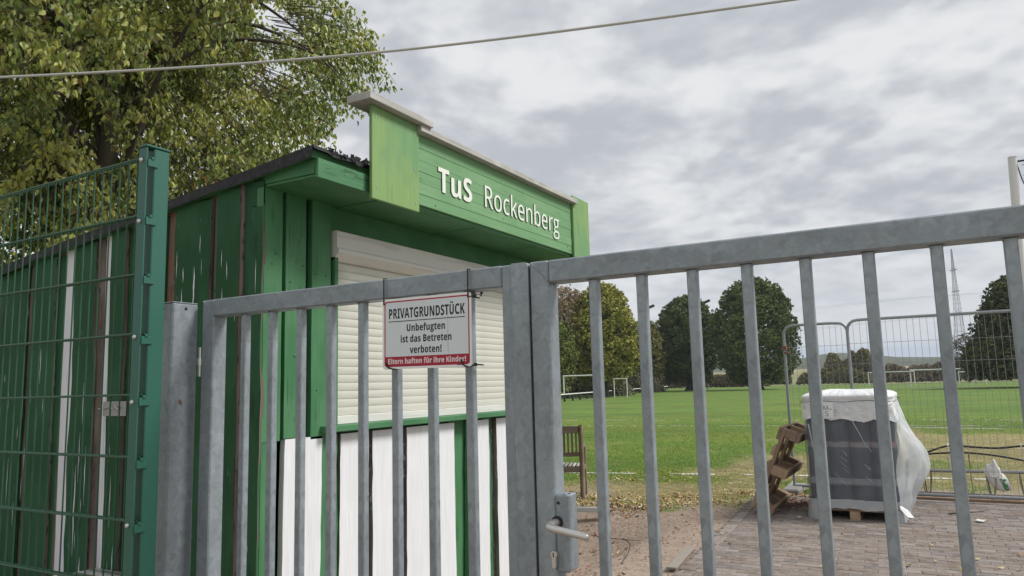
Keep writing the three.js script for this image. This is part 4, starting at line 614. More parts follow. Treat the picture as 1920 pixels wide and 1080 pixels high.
// ---------------------------------------------------------------- bicycle rack, hoses, stakes, bag
{
  const gal = std({ color: col(0.30, 0.30, 0.30), roughness: 0.55, metalness: 0.4 }), rust = std({ color: col(0.085, 0.075, 0.07), roughness: 0.8 });
  const k = thing('bicycle_rack', 'low grey tube bicycle rack with wire wheel holders beside the paving', 'bicycle rack', [0, 0, -11.2]);
  part('top_tube', rod([-0.62, 0.265, 0], [2.4, 0.30, 0], 0.021, 12), gal, k);
  part('foot_tube', rod([-0.62, 0.022, 0.28], [2.4, 0.022, 0.28], 0.018, 8), rust, k);
  for (const x of [-0.6, 0.9, 2.38]) part('leg', rod([x, 0, 0.0], [x, 0.27, 0], 0.018, 8), gal, k);
  for (let i = 0; i < 7; i++) { const x = -0.30 + i * 0.345, h = 0.268 + i * 0.004; part('wheel_holder', merge([limb([[x, h, 0], [x + 0.012, 0.12, 0.05], [x + 0.03, 0.012, 0.10], [x + 0.06, 0.012, 0.10], [x + 0.075, 0.12, 0.05], [x + 0.088, h, 0]], 0.0075, 0.0075, 6, 24), limb([[x, h, 0], [x - 0.005, 0.15, 0.15], [x + 0.02, 0.03, 0.28], [x + 0.05, 0.03, 0.28], [x + 0.088, 0.15, 0.15], [x + 0.088, h, 0]], 0.007, 0.007, 6, 24)]), rust, k); }
  const hose = (name, label, pts, r) => { const m = new THREE.Mesh(new THREE.TubeGeometry(new THREE.CatmullRomCurve3(pts.map((p) => v3(...p))), 120, r, 8), std({ color: col(0.008, 0.012, 0.010), roughness: 0.45 })); m.name = numbered(name); scene.add(m); return tag(m, label, 'hose', 'black hoses strung on stakes'); };
  hose('hose', 'black hose rising onto the white stakes above the bicycle rack', [[-0.52, 0.02, -11.35], [-0.46, 0.40, -11.35], [-0.30, 0.462, -11.35], [0.02, 0.575, -11.35], [0.25, 0.565, -11.35], [0.55, 0.555, -11.35], [0.82, 0.585, -11.35], [1.3, 0.60, -11.35], [2.3, 0.55, -11.35], [2.5, 0.02, -11.35]], 0.0125);
  hose('hose', 'black hose sagging to the ground in front of the stakes above the bicycle rack', [[-0.50, 0.02, -11.28], [-0.44, 0.38, -11.28], [-0.30, 0.455, -11.28], [-0.01, 0.49, -11.28], [0.20, 0.495, -11.28], [0.45, 0.475, -11.28], [0.80, 0.412, -11.28], [1.2, 0.30, -11.28], [1.9, 0.02, -11.28]], 0.0115);
  const stake = (x, z, h, white, lean, label) => { const s = thing('stake', label, 'stake', [x, 0, z], 0, 'stakes holding up the black hoses'); part('rod', rod([0, 0, 0], [lean, h, 0], 0.006, 6), white ? M.whiteMetal : rust, s); if (white) part('knob', new THREE.SphereGeometry(0.017, 10, 8), M.whiteMetal, s, [lean, h, 0]); };
  stake(0.03, -11.33, 0.585, true, -0.03, 'white-knobbed stake where the upper hose rises beside the wrapped stack'); stake(0.83, -11.33, 0.60, true, -0.04, 'white-knobbed stake holding the upper hose beyond the plastic bag'); stake(0.17, -11.24, 0.50, false, 0.0, 'upright dark stake under the lower hose, nearer the wrapped stack'); stake(0.23, -11.24, 0.50, false, -0.01, 'upright dark stake under the lower hose, nearer the plastic bag'); stake(0.09, -11.3, 0.42, false, 0.03, 'short dark leaning stake ending below the hoses');
  // plastic bag hanging on the rack
  const b = thing('plastic_bag', 'crumpled white plastic bag with green print hanging on the bicycle rack', 'bag', [0.47, 0.0, -11.16]);
  const bagPos = []; { const g = new THREE.SphereGeometry(1, 40, 26), p = g.attributes.position; for (let i = 0; i < p.count; i++) { let x = p.getX(i), y = p.getY(i), z = p.getZ(i); const h = (y + 1) / 2, w = h > 0.62 ? mix(0.095, 0.075, (h - 0.62) / 0.38) : mix(0.15, 0.09, h / 0.62), c = 0.35 * (fbm(x * 2.3 + 7, y * 3 + z * 2 + 9, 4) - 0.5); x = x * w * (1 + c) + (h < 0.6 ? 0.075 * (0.6 - h) / 0.6 * 1.2 : -0.01); z = z * w * 0.5 * (1 + c); y = 0.045 + h * 0.37 + (h > 0.8 ? 0.03 * Math.sin(p.getX(i) * 5) : 0); p.setXYZ(i, x, y, z); } g.computeVertexNormals();
    part('bag_body', g, std({ map: tex(128, 128, (i, j, c) => { const u = i / 128, v = j / 128, gr = (v < 0.45 && v > 0.14 && u > 0.28 && u < 0.40 && tn(u, v, 30, 30, 4) > 0.35) ? 1 : 0; c[0] = mix(0.72, 0.06, gr); c[1] = mix(0.72, 0.22, gr); c[2] = mix(0.70, 0.10, gr); }), roughness: 0.45, side: THREE.DoubleSide }), b); }
  part('handle_loop', new THREE.TubeGeometry(new THREE.CatmullRomCurve3([v3(-0.05, 0.30, 0.05), v3(-0.045, 0.24, 0.055), v3(0.0, 0.225, 0.06), v3(0.045, 0.24, 0.055), v3(0.05, 0.31, 0.05)]), 20, 0.006, 6), M.whiteMetal, b);
}
// ---------------------------------------------------------------- goals, rail, floodlights, net pole, pylon
function goal(x0, x1, z, h, r, label, group, depth = 1.4) {
  const g = thing('football_goal', label, 'goal', [x0, 0, z], 0, group), w = x1 - x0;
  part('goal_post', rod([0, 0, 0], [0, h, 0], r, 8), M.whiteMetal, g); part('goal_post', rod([w, 0, 0], [w, h, 0], r, 8), M.whiteMetal, g); part('crossbar', rod([-r, h, 0], [w + r, h, 0], r, 8), M.whiteMetal, g);
  const net = std({ color: col(0.45, 0.45, 0.45), roughness: 0.8 }), rods = [];
  for (const x of [0, w]) { part('net_stay', rod([x, h, 0], [x, 0.03, -depth], r * 0.2, 5), net, g); }
  part('ground_bar', rod([0, 0.03, -depth], [w, 0.03, -depth], r * 0.3, 5), net, g);
}
goal(-30.4, -27.3, -63, 2.2, 0.06, 'large white football goal beyond the white rail, under the rust-brown tree');
goal(-28.25, -26.9, -70, 1.85, 0.05, 'small white football goal beyond the white rail');
goal(-2.9, 3.2, -94.3, 1.98, 0.07, 'white football goal with both posts on the open pitch before the hedge');
goal(-9.6, -3.4, -127, 1.98, 0.07, 'white goal at the hedge behind the pitch');
goal(2.2, 5.3, -122, 1.7, 0.06, 'small white goal in front of the hedge, behind the open-pitch goal');
{
  const f = thing('pitch_rail', 'white rail on short dark posts along the edge of the pitch', 'railing', [0, 0, 0]);
  const A = v3(-27.15, 0, -54.7), B = v3(-41, 0, -126), n = 26;
  for (let i = 0; i <= n; i++) { const p = A.clone().lerp(B, i / n); part('rail_post', ext(-0.07, 0.07, 0, 0.60, -0.07, 0.07), M.darkPost, f, [p.x, 0, p.z]); if (i < n) { const q = A.clone().lerp(B, (i + 1) / n); part('rail_bar', rod([p.x, 0.60, p.z], [q.x, 0.60, q.z], 0.055, 6), M.whiteMetal, f); } }
  const A0 = A.clone().lerp(B, -0.25); for (let i = 0; i < 6; i++) { const p = A0.clone().lerp(A, i / 6), q = A0.clone().lerp(A, (i + 1) / 6); part('rail_post', ext(-0.07, 0.07, 0, 0.60, -0.07, 0.07), M.darkPost, f, [p.x, 0, p.z]); part('rail_bar', rod([p.x, 0.60, p.z], [q.x, 0.60, q.z], 0.055, 6), M.whiteMetal, f); }
}
function mast(x, z, h, label) { const m = thing('floodlight_mast', label, 'floodlight', [x, 0, z], 0, 'floodlights behind the trees'); const s = std({ color: col(0.16, 0.17, 0.18), roughness: 0.6 }); part('pole', limb([[0, 0, 0], [0, h / 2, 0], [0, h, 0]], 0.14, 0.09, 8, 6), s, m); part('lamp_head', (() => { const g = cbox(1.3, 0.35, 0.6, 0.05); g.rotateZ(0.35); g.translate(0.55, h + 0.15, 0); return metric(g); })(), M.darkPost, m); }
mast(-33.46, -123.9, 14.3, 'floodlight mast rising behind the dark round tree'); mast(-41.6, -119.4, 13.7, 'floodlight mast beside the yellow-green tree');
{ const p = thing('net_pole', 'tall pale pole carrying the corner of a ball net', 'pole', [0.90, 0, -10.75]);
  part('pole', limb([[0, 0, 0], [0.03, 2, 0.02], [0.085, 4.08, 0.06]], 0.052, 0.048, 14, 12), M.whiteMetal, p); part('cap', new THREE.CylinderGeometry(0.05, 0.05, 0.012, 14), M.alu, p, [0.0855, 4.085, 0.06]);
  const net = std({ color: col(0.05, 0.05, 0.055), roughness: 0.8 });
  part('net_edge_cord', new THREE.TubeGeometry(new THREE.CatmullRomCurve3([v3(0.12, 4.02, 0.06), v3(0.16, 3.8, 0.05), v3(0.21, 3.6, 0.05), v3(0.20, 3.42, 0.05), v3(0.27, 3.2, 0.05), v3(0.34, 2.8, 0.05), v3(0.4, 2.2, 0.05)]), 40, 0.007, 5), net, p);
  for (let k = 0; k < 10; k++) part('net_cord', rod([0.17 + 0.006 * k, 3.98 - k * 0.13, 0.05], [2.2, 4.0 - k * 0.13, 0.05], 0.0035, 4), net, p);
  for (let k = 0; k < 16; k++) part('net_cord', rod([0.28 + k * 0.12, 4.0, 0.05], [0.30 + k * 0.12, 2.75, 0.05], 0.0035, 4), net, p);
  part('top_rope', rod([0.1, 4.03, 0.06], [2.2, 4.02, 0.05], 0.012, 6), net, p);
  part('far_pole', limb([[2.2, 0, 0.03], [2.2, 2, 0.03], [2.2, 4.08, 0.03]], 0.052, 0.048, 14, 12), M.whiteMetal, p); }
{ // lattice pylon
  const H = 71, p = thing('lattice_pylon', 'tall grey lattice power pylon far behind the pitch', 'pylon', [11.3, 0, -482.5], 0.4), s = std({ color: col(0.38, 0.41, 0.45), roughness: 0.7 });
  const half = (y) => y < 34 ? mix(3.1, 1.5, y / 34) : mix(1.5, 0.2, (y - 34) / (H - 34)), L = [], c = [[-1, -1], [1, -1], [1, 1], [-1, 1]]; let y = 0;
  const corner = (k, yy) => v3(c[k % 4][0] * half(yy), yy, c[k % 4][1] * half(yy));
  for (let k = 0; k < 4; k++) part('leg', merge([rod(corner(k, 0), corner(k, 34), 0.15, 4), rod(corner(k, 34), corner(k, H), 0.11, 4)]), s, p);
  while (y < H - 2) { const d = Math.max(1.8, half(y) * 1.9), y2 = Math.min(H, y + d); for (let k = 0; k < 4; k++) { L.push(rod(corner(k, y), corner(k + 1, y2), 0.06, 4), rod(corner(k + 1, y), corner(k, y2), 0.06, 4), rod(corner(k, y2), corner(k + 1, y2), 0.06, 4)); } y = y2; }
  const br = part('bracing', merge(L), s, p); br.userData.kind = 'stuff';
  for (const yy of [35, 47, 59]) part('crossarm', merge([rod([-0.6, yy, -3.4], [-0.6, yy, 3.4], 0.2, 5), rod([0.6, yy, -3.4], [0.6, yy, 3.4], 0.2, 5), rod([0, yy + 1.5, 0], [0, yy, 3.4], 0.15, 5), rod([0, yy + 1.5, 0], [0, yy, -3.4], 0.15, 5)]), s, p);
  [[35, -3.2], [35, 3.2], [47, -3.2], [47, 3.2]].forEach(([yy, zz], i) => { const m = new THREE.Mesh(new THREE.TubeGeometry(new THREE.CatmullRomCurve3([v3(-310, yy - 14, -420 + zz * 5), v3(-150, yy - 11, -452 + zz * 3), v3(11, yy - 2, -482 + zz), v3(200, yy - 9, -520 + zz)]), 60, 0.055, 4), s); m.name = numbered('power_line'); scene.add(m); tag(m, 'thin power line sagging from the ' + (yy > 40 ? 'middle' : 'lowest') + ' crossarm of the lattice pylon', 'power line', (yy > 40 ? 'middle' : 'lowest') + ' pair of power lines on the pylon'); });
}
{ // service cable overhead, between two poles outside the view
  const m = new THREE.Mesh(new THREE.TubeGeometry(new THREE.CatmullRomCurve3([v3(-12.2, 4.05, 0.42), v3(-8, 3.78, -1.35), v3(-5.297, 3.632, -2.478), v3(-2.955, 3.594, -3.461), v3(-0.57, 3.657, -4.338), v3(2.2, 3.83, -5.4), v3(5.6, 4.12, -6.75)]), 200, 0.0088, 8), std({ color: col(0.50, 0.50, 0.48), roughness: 0.55 }));
  m.name = 'overhead_cable'; scene.add(m); tag(m, 'pale grey cable strung overhead above the kiosk and gate', 'cable');
  for (const [x, y, z, l] of [[-12.2, 4.3, 0.42, 'wooden cable pole standing left of the linden tree'], [5.6, 4.4, -6.75, 'wooden cable pole standing right of the gate']]) { const p = thing('cable_pole', l, 'pole', [x, 0, z]); part('pole', limb([[0, 0, 0], [0, y / 2, 0], [0, y, 0]], 0.11, 0.085, 10, 6), M.trunk, p); }
}
// ---------------------------------------------------------------- trees
const leafMat = (t = 0.3) => new THREE.MeshPhysicalMaterial({ color: 0xffffff, roughness: 0.5, transmission: t, thickness: 0, side: THREE.DoubleSide });
const leafNear = leafMat(0.5), leafFar = std({ color: 0xffffff, roughness: 0.9, side: THREE.DoubleSide });
const leafGeo = (() => { // folded heart-shaped leaf, stem at origin, tip towards -y
  const o = [[-0.0, 0.0, 0], [-0.20, 0.03, 0.10], [-0.33, -0.28, 0.20], [-0.24, -0.66, 0.10], [0.05, -1.08, -0.20], [0.24, -0.66, 0.10], [0.33, -0.28, 0.20], [0.20, 0.03, 0.10]], m = [0, -0.45, -0.04], pos = [];
  for (let i = 0; i < o.length; i++) pos.push(...m, ...o[i], ...o[(i + 1) % o.length]);
  const g = new THREE.BufferGeometry(); g.setAttribute('position', new THREE.Float32BufferAttribute(pos, 3)); g.computeVertexNormals(); return g;
})();
const clumpGeo = (() => { // spray of five ragged leaf shapes for trees far away
  const pos = [], r = rng(8); for (let k = 0; k < 6; k++) { const e = new THREE.Euler(r() * 6, r() * 6, r() * 6), o = v3((r() - 0.5) * 0.9, (r() - 0.5) * 0.9, (r() - 0.5) * 0.9), V = [[-0.30, 0, 0], [0, -0.45, 0.08], [0.30, -0.05, 0], [0.05, 0.42, -0.06]].map((p) => v3(...p).applyEuler(e).add(o)); for (const q of [V[0], V[1], V[2], V[0], V[2], V[3]]) pos.push(q.x, q.y, q.z); }
  const g = new THREE.BufferGeometry(); g.setAttribute('position', new THREE.Float32BufferAttribute(pos, 3)); g.computeVertexNormals(); return g;
})();
const mt = new THREE.Matrix4(), mq = new THREE.Quaternion(), me = new THREE.Euler(), cc = new THREE.Color();
function instanced(name, geo, mat, items, parent) { // items: [x,y,z, ex,ey,ez, scale, r,g,b]
  const im = new THREE.InstancedMesh(geo, mat, items.length); im.name = name;
  items.forEach((t, i) => { mq.setFromEuler(me.set(t[3], t[4], t[5])); im.setMatrixAt(i, mt.compose(v3(t[0], t[1], t[2]), mq, v3(t[6], t[6], t[6]))); im.setColorAt(i, cc.setRGB(t[7], t[8], t[9])); });
  parent.add(im); im.userData.kind = 'stuff'; return im;
}
function farTree(name, label, x, z, h, o) {
  const t = thing(name, label, 'tree', [x, 0, z], 0, o.group), r = rng(o.seed), bottom = o.bottom ?? 1.6, ch = h - bottom, R = o.r, list = [], sz = (o.size ?? 0.42) * 0.86;
  const prof = o.profile ?? ((q) => (q > 0.40 ? Math.pow(Math.max(0, 1 - Math.pow((q - 0.40) / 0.60, 2.3)), 0.58) : 1 - 0.42 * Math.pow((0.40 - q) / 0.40, 2)));
  const lobe = (a, q) => 0.80 + 0.42 * (fbm(Math.cos(a) * 1.7 + 10 + o.seed, Math.sin(a) * 1.7 + q * 3.4 + o.seed, 3) - 0.25);
  const limbs = [], nl = o.limbs ?? 9;
  part('trunk', limb([[0, -0.05, 0], [0.05, h * 0.12, 0.02], [0.0, h * 0.35, 0.05], [0.08, h * 0.62, 0], [0, h * 0.9, 0]], o.trunk ?? 0.42, 0.06, 9, 14), M.trunk, t);
  part('root_flare', limb([[0, -0.05, 0], [0, 0.5, 0]], (o.trunk ?? 0.42) * 1.55, (o.trunk ?? 0.42) * 0.95, 10, 3), M.trunk, t);
  for (let k = 0; k < nl; k++) { const a = k * 2.4 + r(), q = 0.15 + 0.7 * k / nl, rr = R * prof(q) * 0.75; limbs.push(limb([[0, h * (0.2 + 0.5 * k / nl), 0], [Math.cos(a) * rr * 0.5, bottom + ch * q * 0.9, Math.sin(a) * rr * 0.5], [Math.cos(a) * rr, bottom + ch * q, Math.sin(a) * rr]], 0.13, 0.03, 5, 6)); }
  limbs.forEach((g) => part('branch', g, M.trunk, t));
  // sprays gathered into boughs that stand out from the crown and shade one another; leaf tone is random, bough by bough
  const nb = Math.round(o.boughs ?? 190), per = Math.round(o.n / nb * 1.15);
  for (let bI = 0; bI < nb; bI++) {
    const q = (bI + r()) / nb, a = bI * 2.39996 + r() * 0.9, L = lobe(a, q), rr = R * prof(q) * L * mix(0.60, r() < 0.12 ? 1.08 : 0.97, Math.sqrt(r())), cx = Math.cos(a) * rr, cz = Math.sin(a) * rr, cy = bottom + ch * q * 0.97, br = R * mix(0.12, 0.24, r()), tone = r();
    if (o.gap && fbm(Math.cos(a) * 2.4 + o.seed * 2 + 30, Math.sin(a) * 2.4 + q * 7, 3) < o.gap) continue;
    for (let i = 0; i < per; i++) {
      const u = 2 * r() - 1, b = r() * 6.2832, w = Math.sqrt(1 - u * u), e = br * mix(0.55, 1.08, Math.sqrt(r())), x = cx + Math.cos(b) * w * e, y = cy + u * e * 0.8 - 0.35 * (1 - u) * br * 0.4, z = cz + Math.sin(b) * w * e;
      if (y < bottom * 0.55) continue;
      const tt = Math.min(1, Math.max(0, tone * 0.6 + 0.4 * r())), k = 0.8 + 0.4 * r();
      list.push([x, y, z, r() * 6.3, r() * 6.3, r() * 6.3, sz * (0.55 + 0.6 * r()), mix(o.a[0], o.b[0], tt) * k, mix(o.a[1], o.b[1], tt) * k, mix(o.a[2], o.b[2], tt) * k]);
    }
  }
  for (let i = 0; i < o.n * 0.14; i++) { const q = r() * 0.9, a = r() * 6.2832, rr = R * prof(q) * 0.72 * Math.sqrt(r()); if (!o.gap) list.push([Math.cos(a) * rr, bottom + ch * q, Math.sin(a) * rr, r() * 6.3, r() * 6.3, r() * 6.3, sz * 1.3, ...[0, 1, 2].map((k) => mix(o.a[k], o.b[k], r()))]); }
  instanced('crown', clumpGeo, leafFar, list, t); return t;
}
const G1 = 'trees around the pitch';
farTree('round_tree', 'dark round tree with short flared trunk on the pitch edge', -33.2, -112.8, 14.2, { r: 5.2, n: 12500, seed: 3, bottom: 1.9, trunk: 0.6, a: [0.075, 0.105, 0.030], b: [0.150, 0.180, 0.048], group: G1 });
farTree('round_tree', 'tallest dark oval tree standing alone by the construction fence corner', -21.9, -107.2, 15.4, { r: 6.0, n: 15000, seed: 4, bottom: 1.5, trunk: 0.55, a: [0.085, 0.118, 0.036], b: [0.170, 0.200, 0.058], group: G1, gap: 0.24 });
farTree('broad_tree', 'yellow-green broad tree behind the large football goal', -30.8, -73.9, 12.0, { r: 3.9, n: 9500, seed: 5, bottom: 2.0, trunk: 0.35, a: [0.235, 0.250, 0.050], b: [0.400, 0.370, 0.085], group: G1, size: 0.34 });
farTree('broad_tree', 'half-bare rust-brown tree beside the yellow-green tree', -34.6, -72.5, 11.9, { r: 3.8, n: 2600, seed: 6, bottom: 2.4, trunk: 0.3, limbs: 30, a: [0.27, 0.20, 0.12], b: [0.36, 0.28, 0.17], group: G1, size: 0.30, gap: 0.30 });
farTree('low_tree', 'low bushy mid-green tree by the large football goal', -34.0, -66.5, 8.2, { r: 3.3, n: 6500, seed: 7, bottom: 0.9, trunk: 0.2, a: [0.125, 0.165, 0.038], b: [0.22, 0.245, 0.06], group: G1, size: 0.28 });
farTree('broad_tree', 'shaded dark green tree with bare dark trunk behind the small goal', -34.4, -86.0, 9.2, { r: 3.4, n: 6500, seed: 8, bottom: 2.5, trunk: 0.32, a: [0.045, 0.065, 0.016], b: [0.10, 0.105, 0.022], group: G1, size: 0.34 });
farTree('slender_tree', 'slender yellowing tree between the yellow-green and dark round trees', -37.4, -106.5, 10.6, { r: 2.4, n: 4200, seed: 9, bottom: 1.6, trunk: 0.25, a: [0.16, 0.17, 0.05], b: [0.30, 0.27, 0.08], group: G1, size: 0.36 });
farTree('broad_tree', 'rusty leafed tree tangled behind the rust-brown tree', -41.5, -88.0, 12.4, { r: 3.6, n: 3600, seed: 14, bottom: 2.0, trunk: 0.3, limbs: 24, a: [0.24, 0.19, 0.10], b: [0.34, 0.28, 0.14], group: G1, size: 0.34, gap: 0.22 });
farTree('dark_tree', 'dark leafy tree near the net pole with branches reaching the ground', 7.1, -88.5, 10.6, { profile: (q) => Math.pow(1 - q, 0.60) * (q < 0.1 ? 0.78 + 2.2 * q : 1), r: 5.9, n: 10500, seed: 10, bottom: 1.5, trunk: 0.4, a: [0.060, 0.075, 0.026], b: [0.125, 0.125, 0.045], group: G1, size: 0.40, gap: 0.22 });
farTree('bare_tree', 'sparse grey-brown tree in front of the pylon', 4.2, -150, 8.2, { r: 3.4, n: 1100, seed: 11, bottom: 1.2, trunk: 0.2, limbs: 46, a: [0.12, 0.105, 0.075], b: [0.17, 0.15, 0.10], group: G1, size: 0.30, gap: 0.2 });
// hedges and shrubs along the far side
function shrub(name, label, x, z, w, d, h, seed, a, b, n, size, group) {
  const t = thing(name, label, 'shrub', [x, 0, z], 0, group), r = rng(seed), list = [], tint = (t, k) => [0, 1, 2].map((c) => mix(a[c], b[c], t) * k); n = Math.round(n * 1.7); size *= 0.68;   // each leaf's tone is drawn at random
  const st = []; for (let k = 0; k < 7; k++) st.push(limb([[(r() - 0.5) * w * 0.8, -0.05, (r() - 0.5) * d * 0.5], [(r() - 0.5) * w * 0.9, h * 0.4, 0], [(r() - 0.5) * w, h * 0.8, (r() - 0.5) * d]], 0.07, 0.02, 5, 5)); st.forEach((g) => part('stem', g, M.trunk, t));
  for (let i = 0; i < n; i++) { const u = r() * 2 - 1, top = h * (0.55 + 0.75 * fbm(u * w * 0.22 + seed * 3, seed, 3)) * Math.pow(1 - Math.pow(Math.abs(u), 5), 0.5), q = Math.pow(r(), 0.7), aa = r() * 6.28, rr = Math.sqrt(1 - q * q * 0.8) * (0.7 + 0.3 * r()); list.push([u * w / 2, 0.1 + q * top, Math.sin(aa) * rr * d / 2, r() * 6.3, r() * 6.3, r() * 6.3, size * (0.6 + 0.8 * r()), ...tint(r(), 0.85 + 0.3 * r())]); }
  instanced('foliage', clumpGeo, leafFar, list, t); return t;
}
const G2 = 'shrubs and hedges along the far side of the pitch';
shrub('tall_shrub', 'tall rusty-olive shrub clump in the middle of the far hedge', -16.5, -184, 13, 6, 7.0, 1, [0.22, 0.17, 0.075], [0.20, 0.195, 0.075], 4200, 0.62, G2);
shrub('low_shrub', 'small dark green shrub left of the rusty-olive shrub clump', -33, -186, 4.6, 3, 4.0, 2, [0.09, 0.12, 0.045], [0.14, 0.16, 0.06], 1300, 0.5, G2);
shrub('hedge', 'long brown hedge behind the open-pitch goal', -1, -180, 26, 5, 3.6, 3, [0.20, 0.155, 0.10], [0.24, 0.195, 0.125], 6500, 0.6, G2);
shrub('hedge', 'low olive hedge in front of the rusty-olive shrub clump', -20, -176, 15, 4, 3.0, 4, [0.14, 0.15, 0.06], [0.21, 0.20, 0.085], 3000, 0.5, G2);
shrub('hedge', 'low dark hedge between the tallest oval tree and the fence corner', -40, -190, 16, 3, 1.7, 5, [0.12, 0.11, 0.075], [0.17, 0.155, 0.10], 2200, 0.5, G2);
shrub('hedge', 'grey-green undergrowth behind the large football goal', -36, -79, 12, 4, 2.4, 6, [0.15, 0.15, 0.085], [0.22, 0.205, 0.115], 3200, 0.32, G2);
shrub('hedge', 'grey-green undergrowth behind the small football goal', -40, -100, 13, 4, 2.6, 7, [0.14, 0.14, 0.075], [0.20, 0.19, 0.11], 3000, 0.36, G2);
shrub('hedge', 'brown undergrowth behind the dark round tree', -44, -150, 30, 4, 2.6, 8, [0.15, 0.11, 0.07], [0.20, 0.16, 0.09], 4200, 0.5, G2);
shrub('hedge', 'olive hedge behind the dark leafy tree by the net pole', 20, -176, 22, 4, 3.4, 9, [0.13, 0.13, 0.06], [0.20, 0.18, 0.09], 3600, 0.55, G2);

{ // big linden over the kiosk
  const t = thing('linden_tree', 'large yellowing linden tree drooping over the kiosk roof and fence', 'tree', [-10.7, 0, -6.4]), r = rng(77), C = v3(-0.05, 7.75, 0.0), R = 4.4;
  part('trunk', limb([[0, -0.1, 0], [0.1, 1.5, 0], [0.25, 3.2, 0.1], [0.5, 5.0, 0.15], [0.5, 7.5, 0.1], [0.3, 10.5, 0]], 0.19, 0.04, 12, 24), M.trunk, t);
  const ends = [];
  for (let k = 0; k < 26; k++) {
    const a = k * 2.399 + 0.4 * r(), el = mix(-0.35, 1.1, (k % 9) / 8), d = v3(Math.cos(a) * Math.cos(el), Math.sin(el), Math.sin(a) * Math.cos(el)), s = v3(0.3, 3.4 + 5 * r(), 0.1), e = C.clone().addScaledVector(d, R * (0.72 + 0.2 * r())), m = s.clone().lerp(e, 0.5).add(v3(0, 0.7, 0)), e2 = e.clone().add(v3(d.x * 0.5, -0.5, d.z * 0.5));
    part('branch', limb([s, m, e, e2], 0.06, 0.008, 6, 14), M.trunk, t); ends.push([s, m, e]);
  }
  const items = [], twigs = [], up = v3(0, 1, 0);
  const lobe = (d) => 0.74 + 0.78 * (fbm(d.x * 2.6 + 12, d.y * 2.6 + d.z * 3.0 + 31, 4) - 0.22);
  const nT = 5600; let made = 0;
  for (let k = 0; k < nT; k++) {
    const ct = 2 * r() - 1, a = r() * 6.2832, st = Math.sqrt(1 - ct * ct), d = v3(st * Math.cos(a), ct, st * Math.sin(a)), deep = r() < 0.68 ? mix(0.74, 1.0, r()) : mix(0.25, 0.78, r()), p = C.clone().add(v3(d.x * 0.95, d.y * 1.16, d.z * 0.95).multiplyScalar(R * lobe(d) * deep));
    if (ct < -0.25) p.y += 0.25 * (r() - 0.5);
    if (fbm(p.x * 0.75 + 40, p.y * 0.75 + p.z * 0.9 + 9, 3) < 0.455) continue;
    const out = v3(d.x, 0, d.z).normalize(), L = 0.45 + 0.55 * r(), pts = [p.clone(), p.clone().addScaledVector(out, L * 0.42).add(v3((r() - 0.5) * 0.2, -L * 0.12, (r() - 0.5) * 0.2)), p.clone().addScaledVector(out, L * 0.66).add(v3((r() - 0.5) * 0.3, -L * 0.62, (r() - 0.5) * 0.3))];
    twigs.push(limb([p.clone().addScaledVector(d, -0.5), ...pts], 0.008, 0.003, 3, 4));
    const cv = new THREE.CatmullRomCurve3(pts), tone = fbm(p.x * 1.1 + 3, p.y * 1.1 + p.z * 0.7 + 17, 3), nl = 32 + Math.floor(18 * r()), orange = r() < 0.012;
    for (let i = 0; i < nl; i++) {
      const q = cv.getPoint(Math.pow((i + r()) / nl, 0.9)).add(v3((r() - 0.5) * 0.26, (r() - 0.55) * 0.20, (r() - 0.5) * 0.26)), y = sm(0.30, 0.72, tone + (r() - 0.5) * 0.55), k = 0.55 + 0.85 * r();
      let c = [mix(0.165, 0.495, y), mix(0.240, 0.500, y), mix(0.034, 0.115, y)]; if (orange) c = [0.48, 0.27, 0.03]; if (r() < 0.02) c = [0.22, 0.13, 0.05];
      items.push([q.x, q.y, q.z, (r() - 0.5) * 1.5, r() * 6.283, (r() - 0.5) * 1.3, 0.050 + 0.048 * r(), c[0] * k, c[1] * k, c[2] * k]);
    }
  }
  const tw = part('twigs', merge(twigs), M.trunk, t); tw.userData.kind = 'stuff';
  // the leaves that show largest: the nearest ones inside the view
  const world = v3(-10.7, 0, -6.4), inv = camera; camera.updateMatrixWorld(true);
  const vp = new THREE.Matrix4().multiplyMatrices(camera.projectionMatrix, camera.matrixWorld.clone().invert()), w = v3(0, 0, 0);
  const order = items.map((it, i) => { w.set(it[0], it[1], it[2]).add(world); const d = w.distanceTo(camera.position) / it[6]; w.applyMatrix4(vp); return [i, Math.abs(w.x) < 1 && Math.abs(w.y) < 1 ? d : 1e6 + d]; }).sort((a, b) => a[1] - b[1]);
  const pick = new Set(order.slice(0, 300).map((o) => o[0])), leafMats = new Map();
  for (const i of pick) { const it = items[i], key = it.slice(7).map((v) => Math.round(v * 30)).join(); if (!leafMats.has(key)) { const m = leafNear.clone(); m.color = col(it[7], it[8], it[9]); leafMats.set(key, m); } const m = part('leaf', leafGeo, leafMats.get(key), t, it.slice(0, 3), it.slice(3, 6)); m.scale.setScalar(it[6]); }
  instanced('crown', leafGeo, leafNear, items.filter((_, i) => !pick.has(i)), t);
}

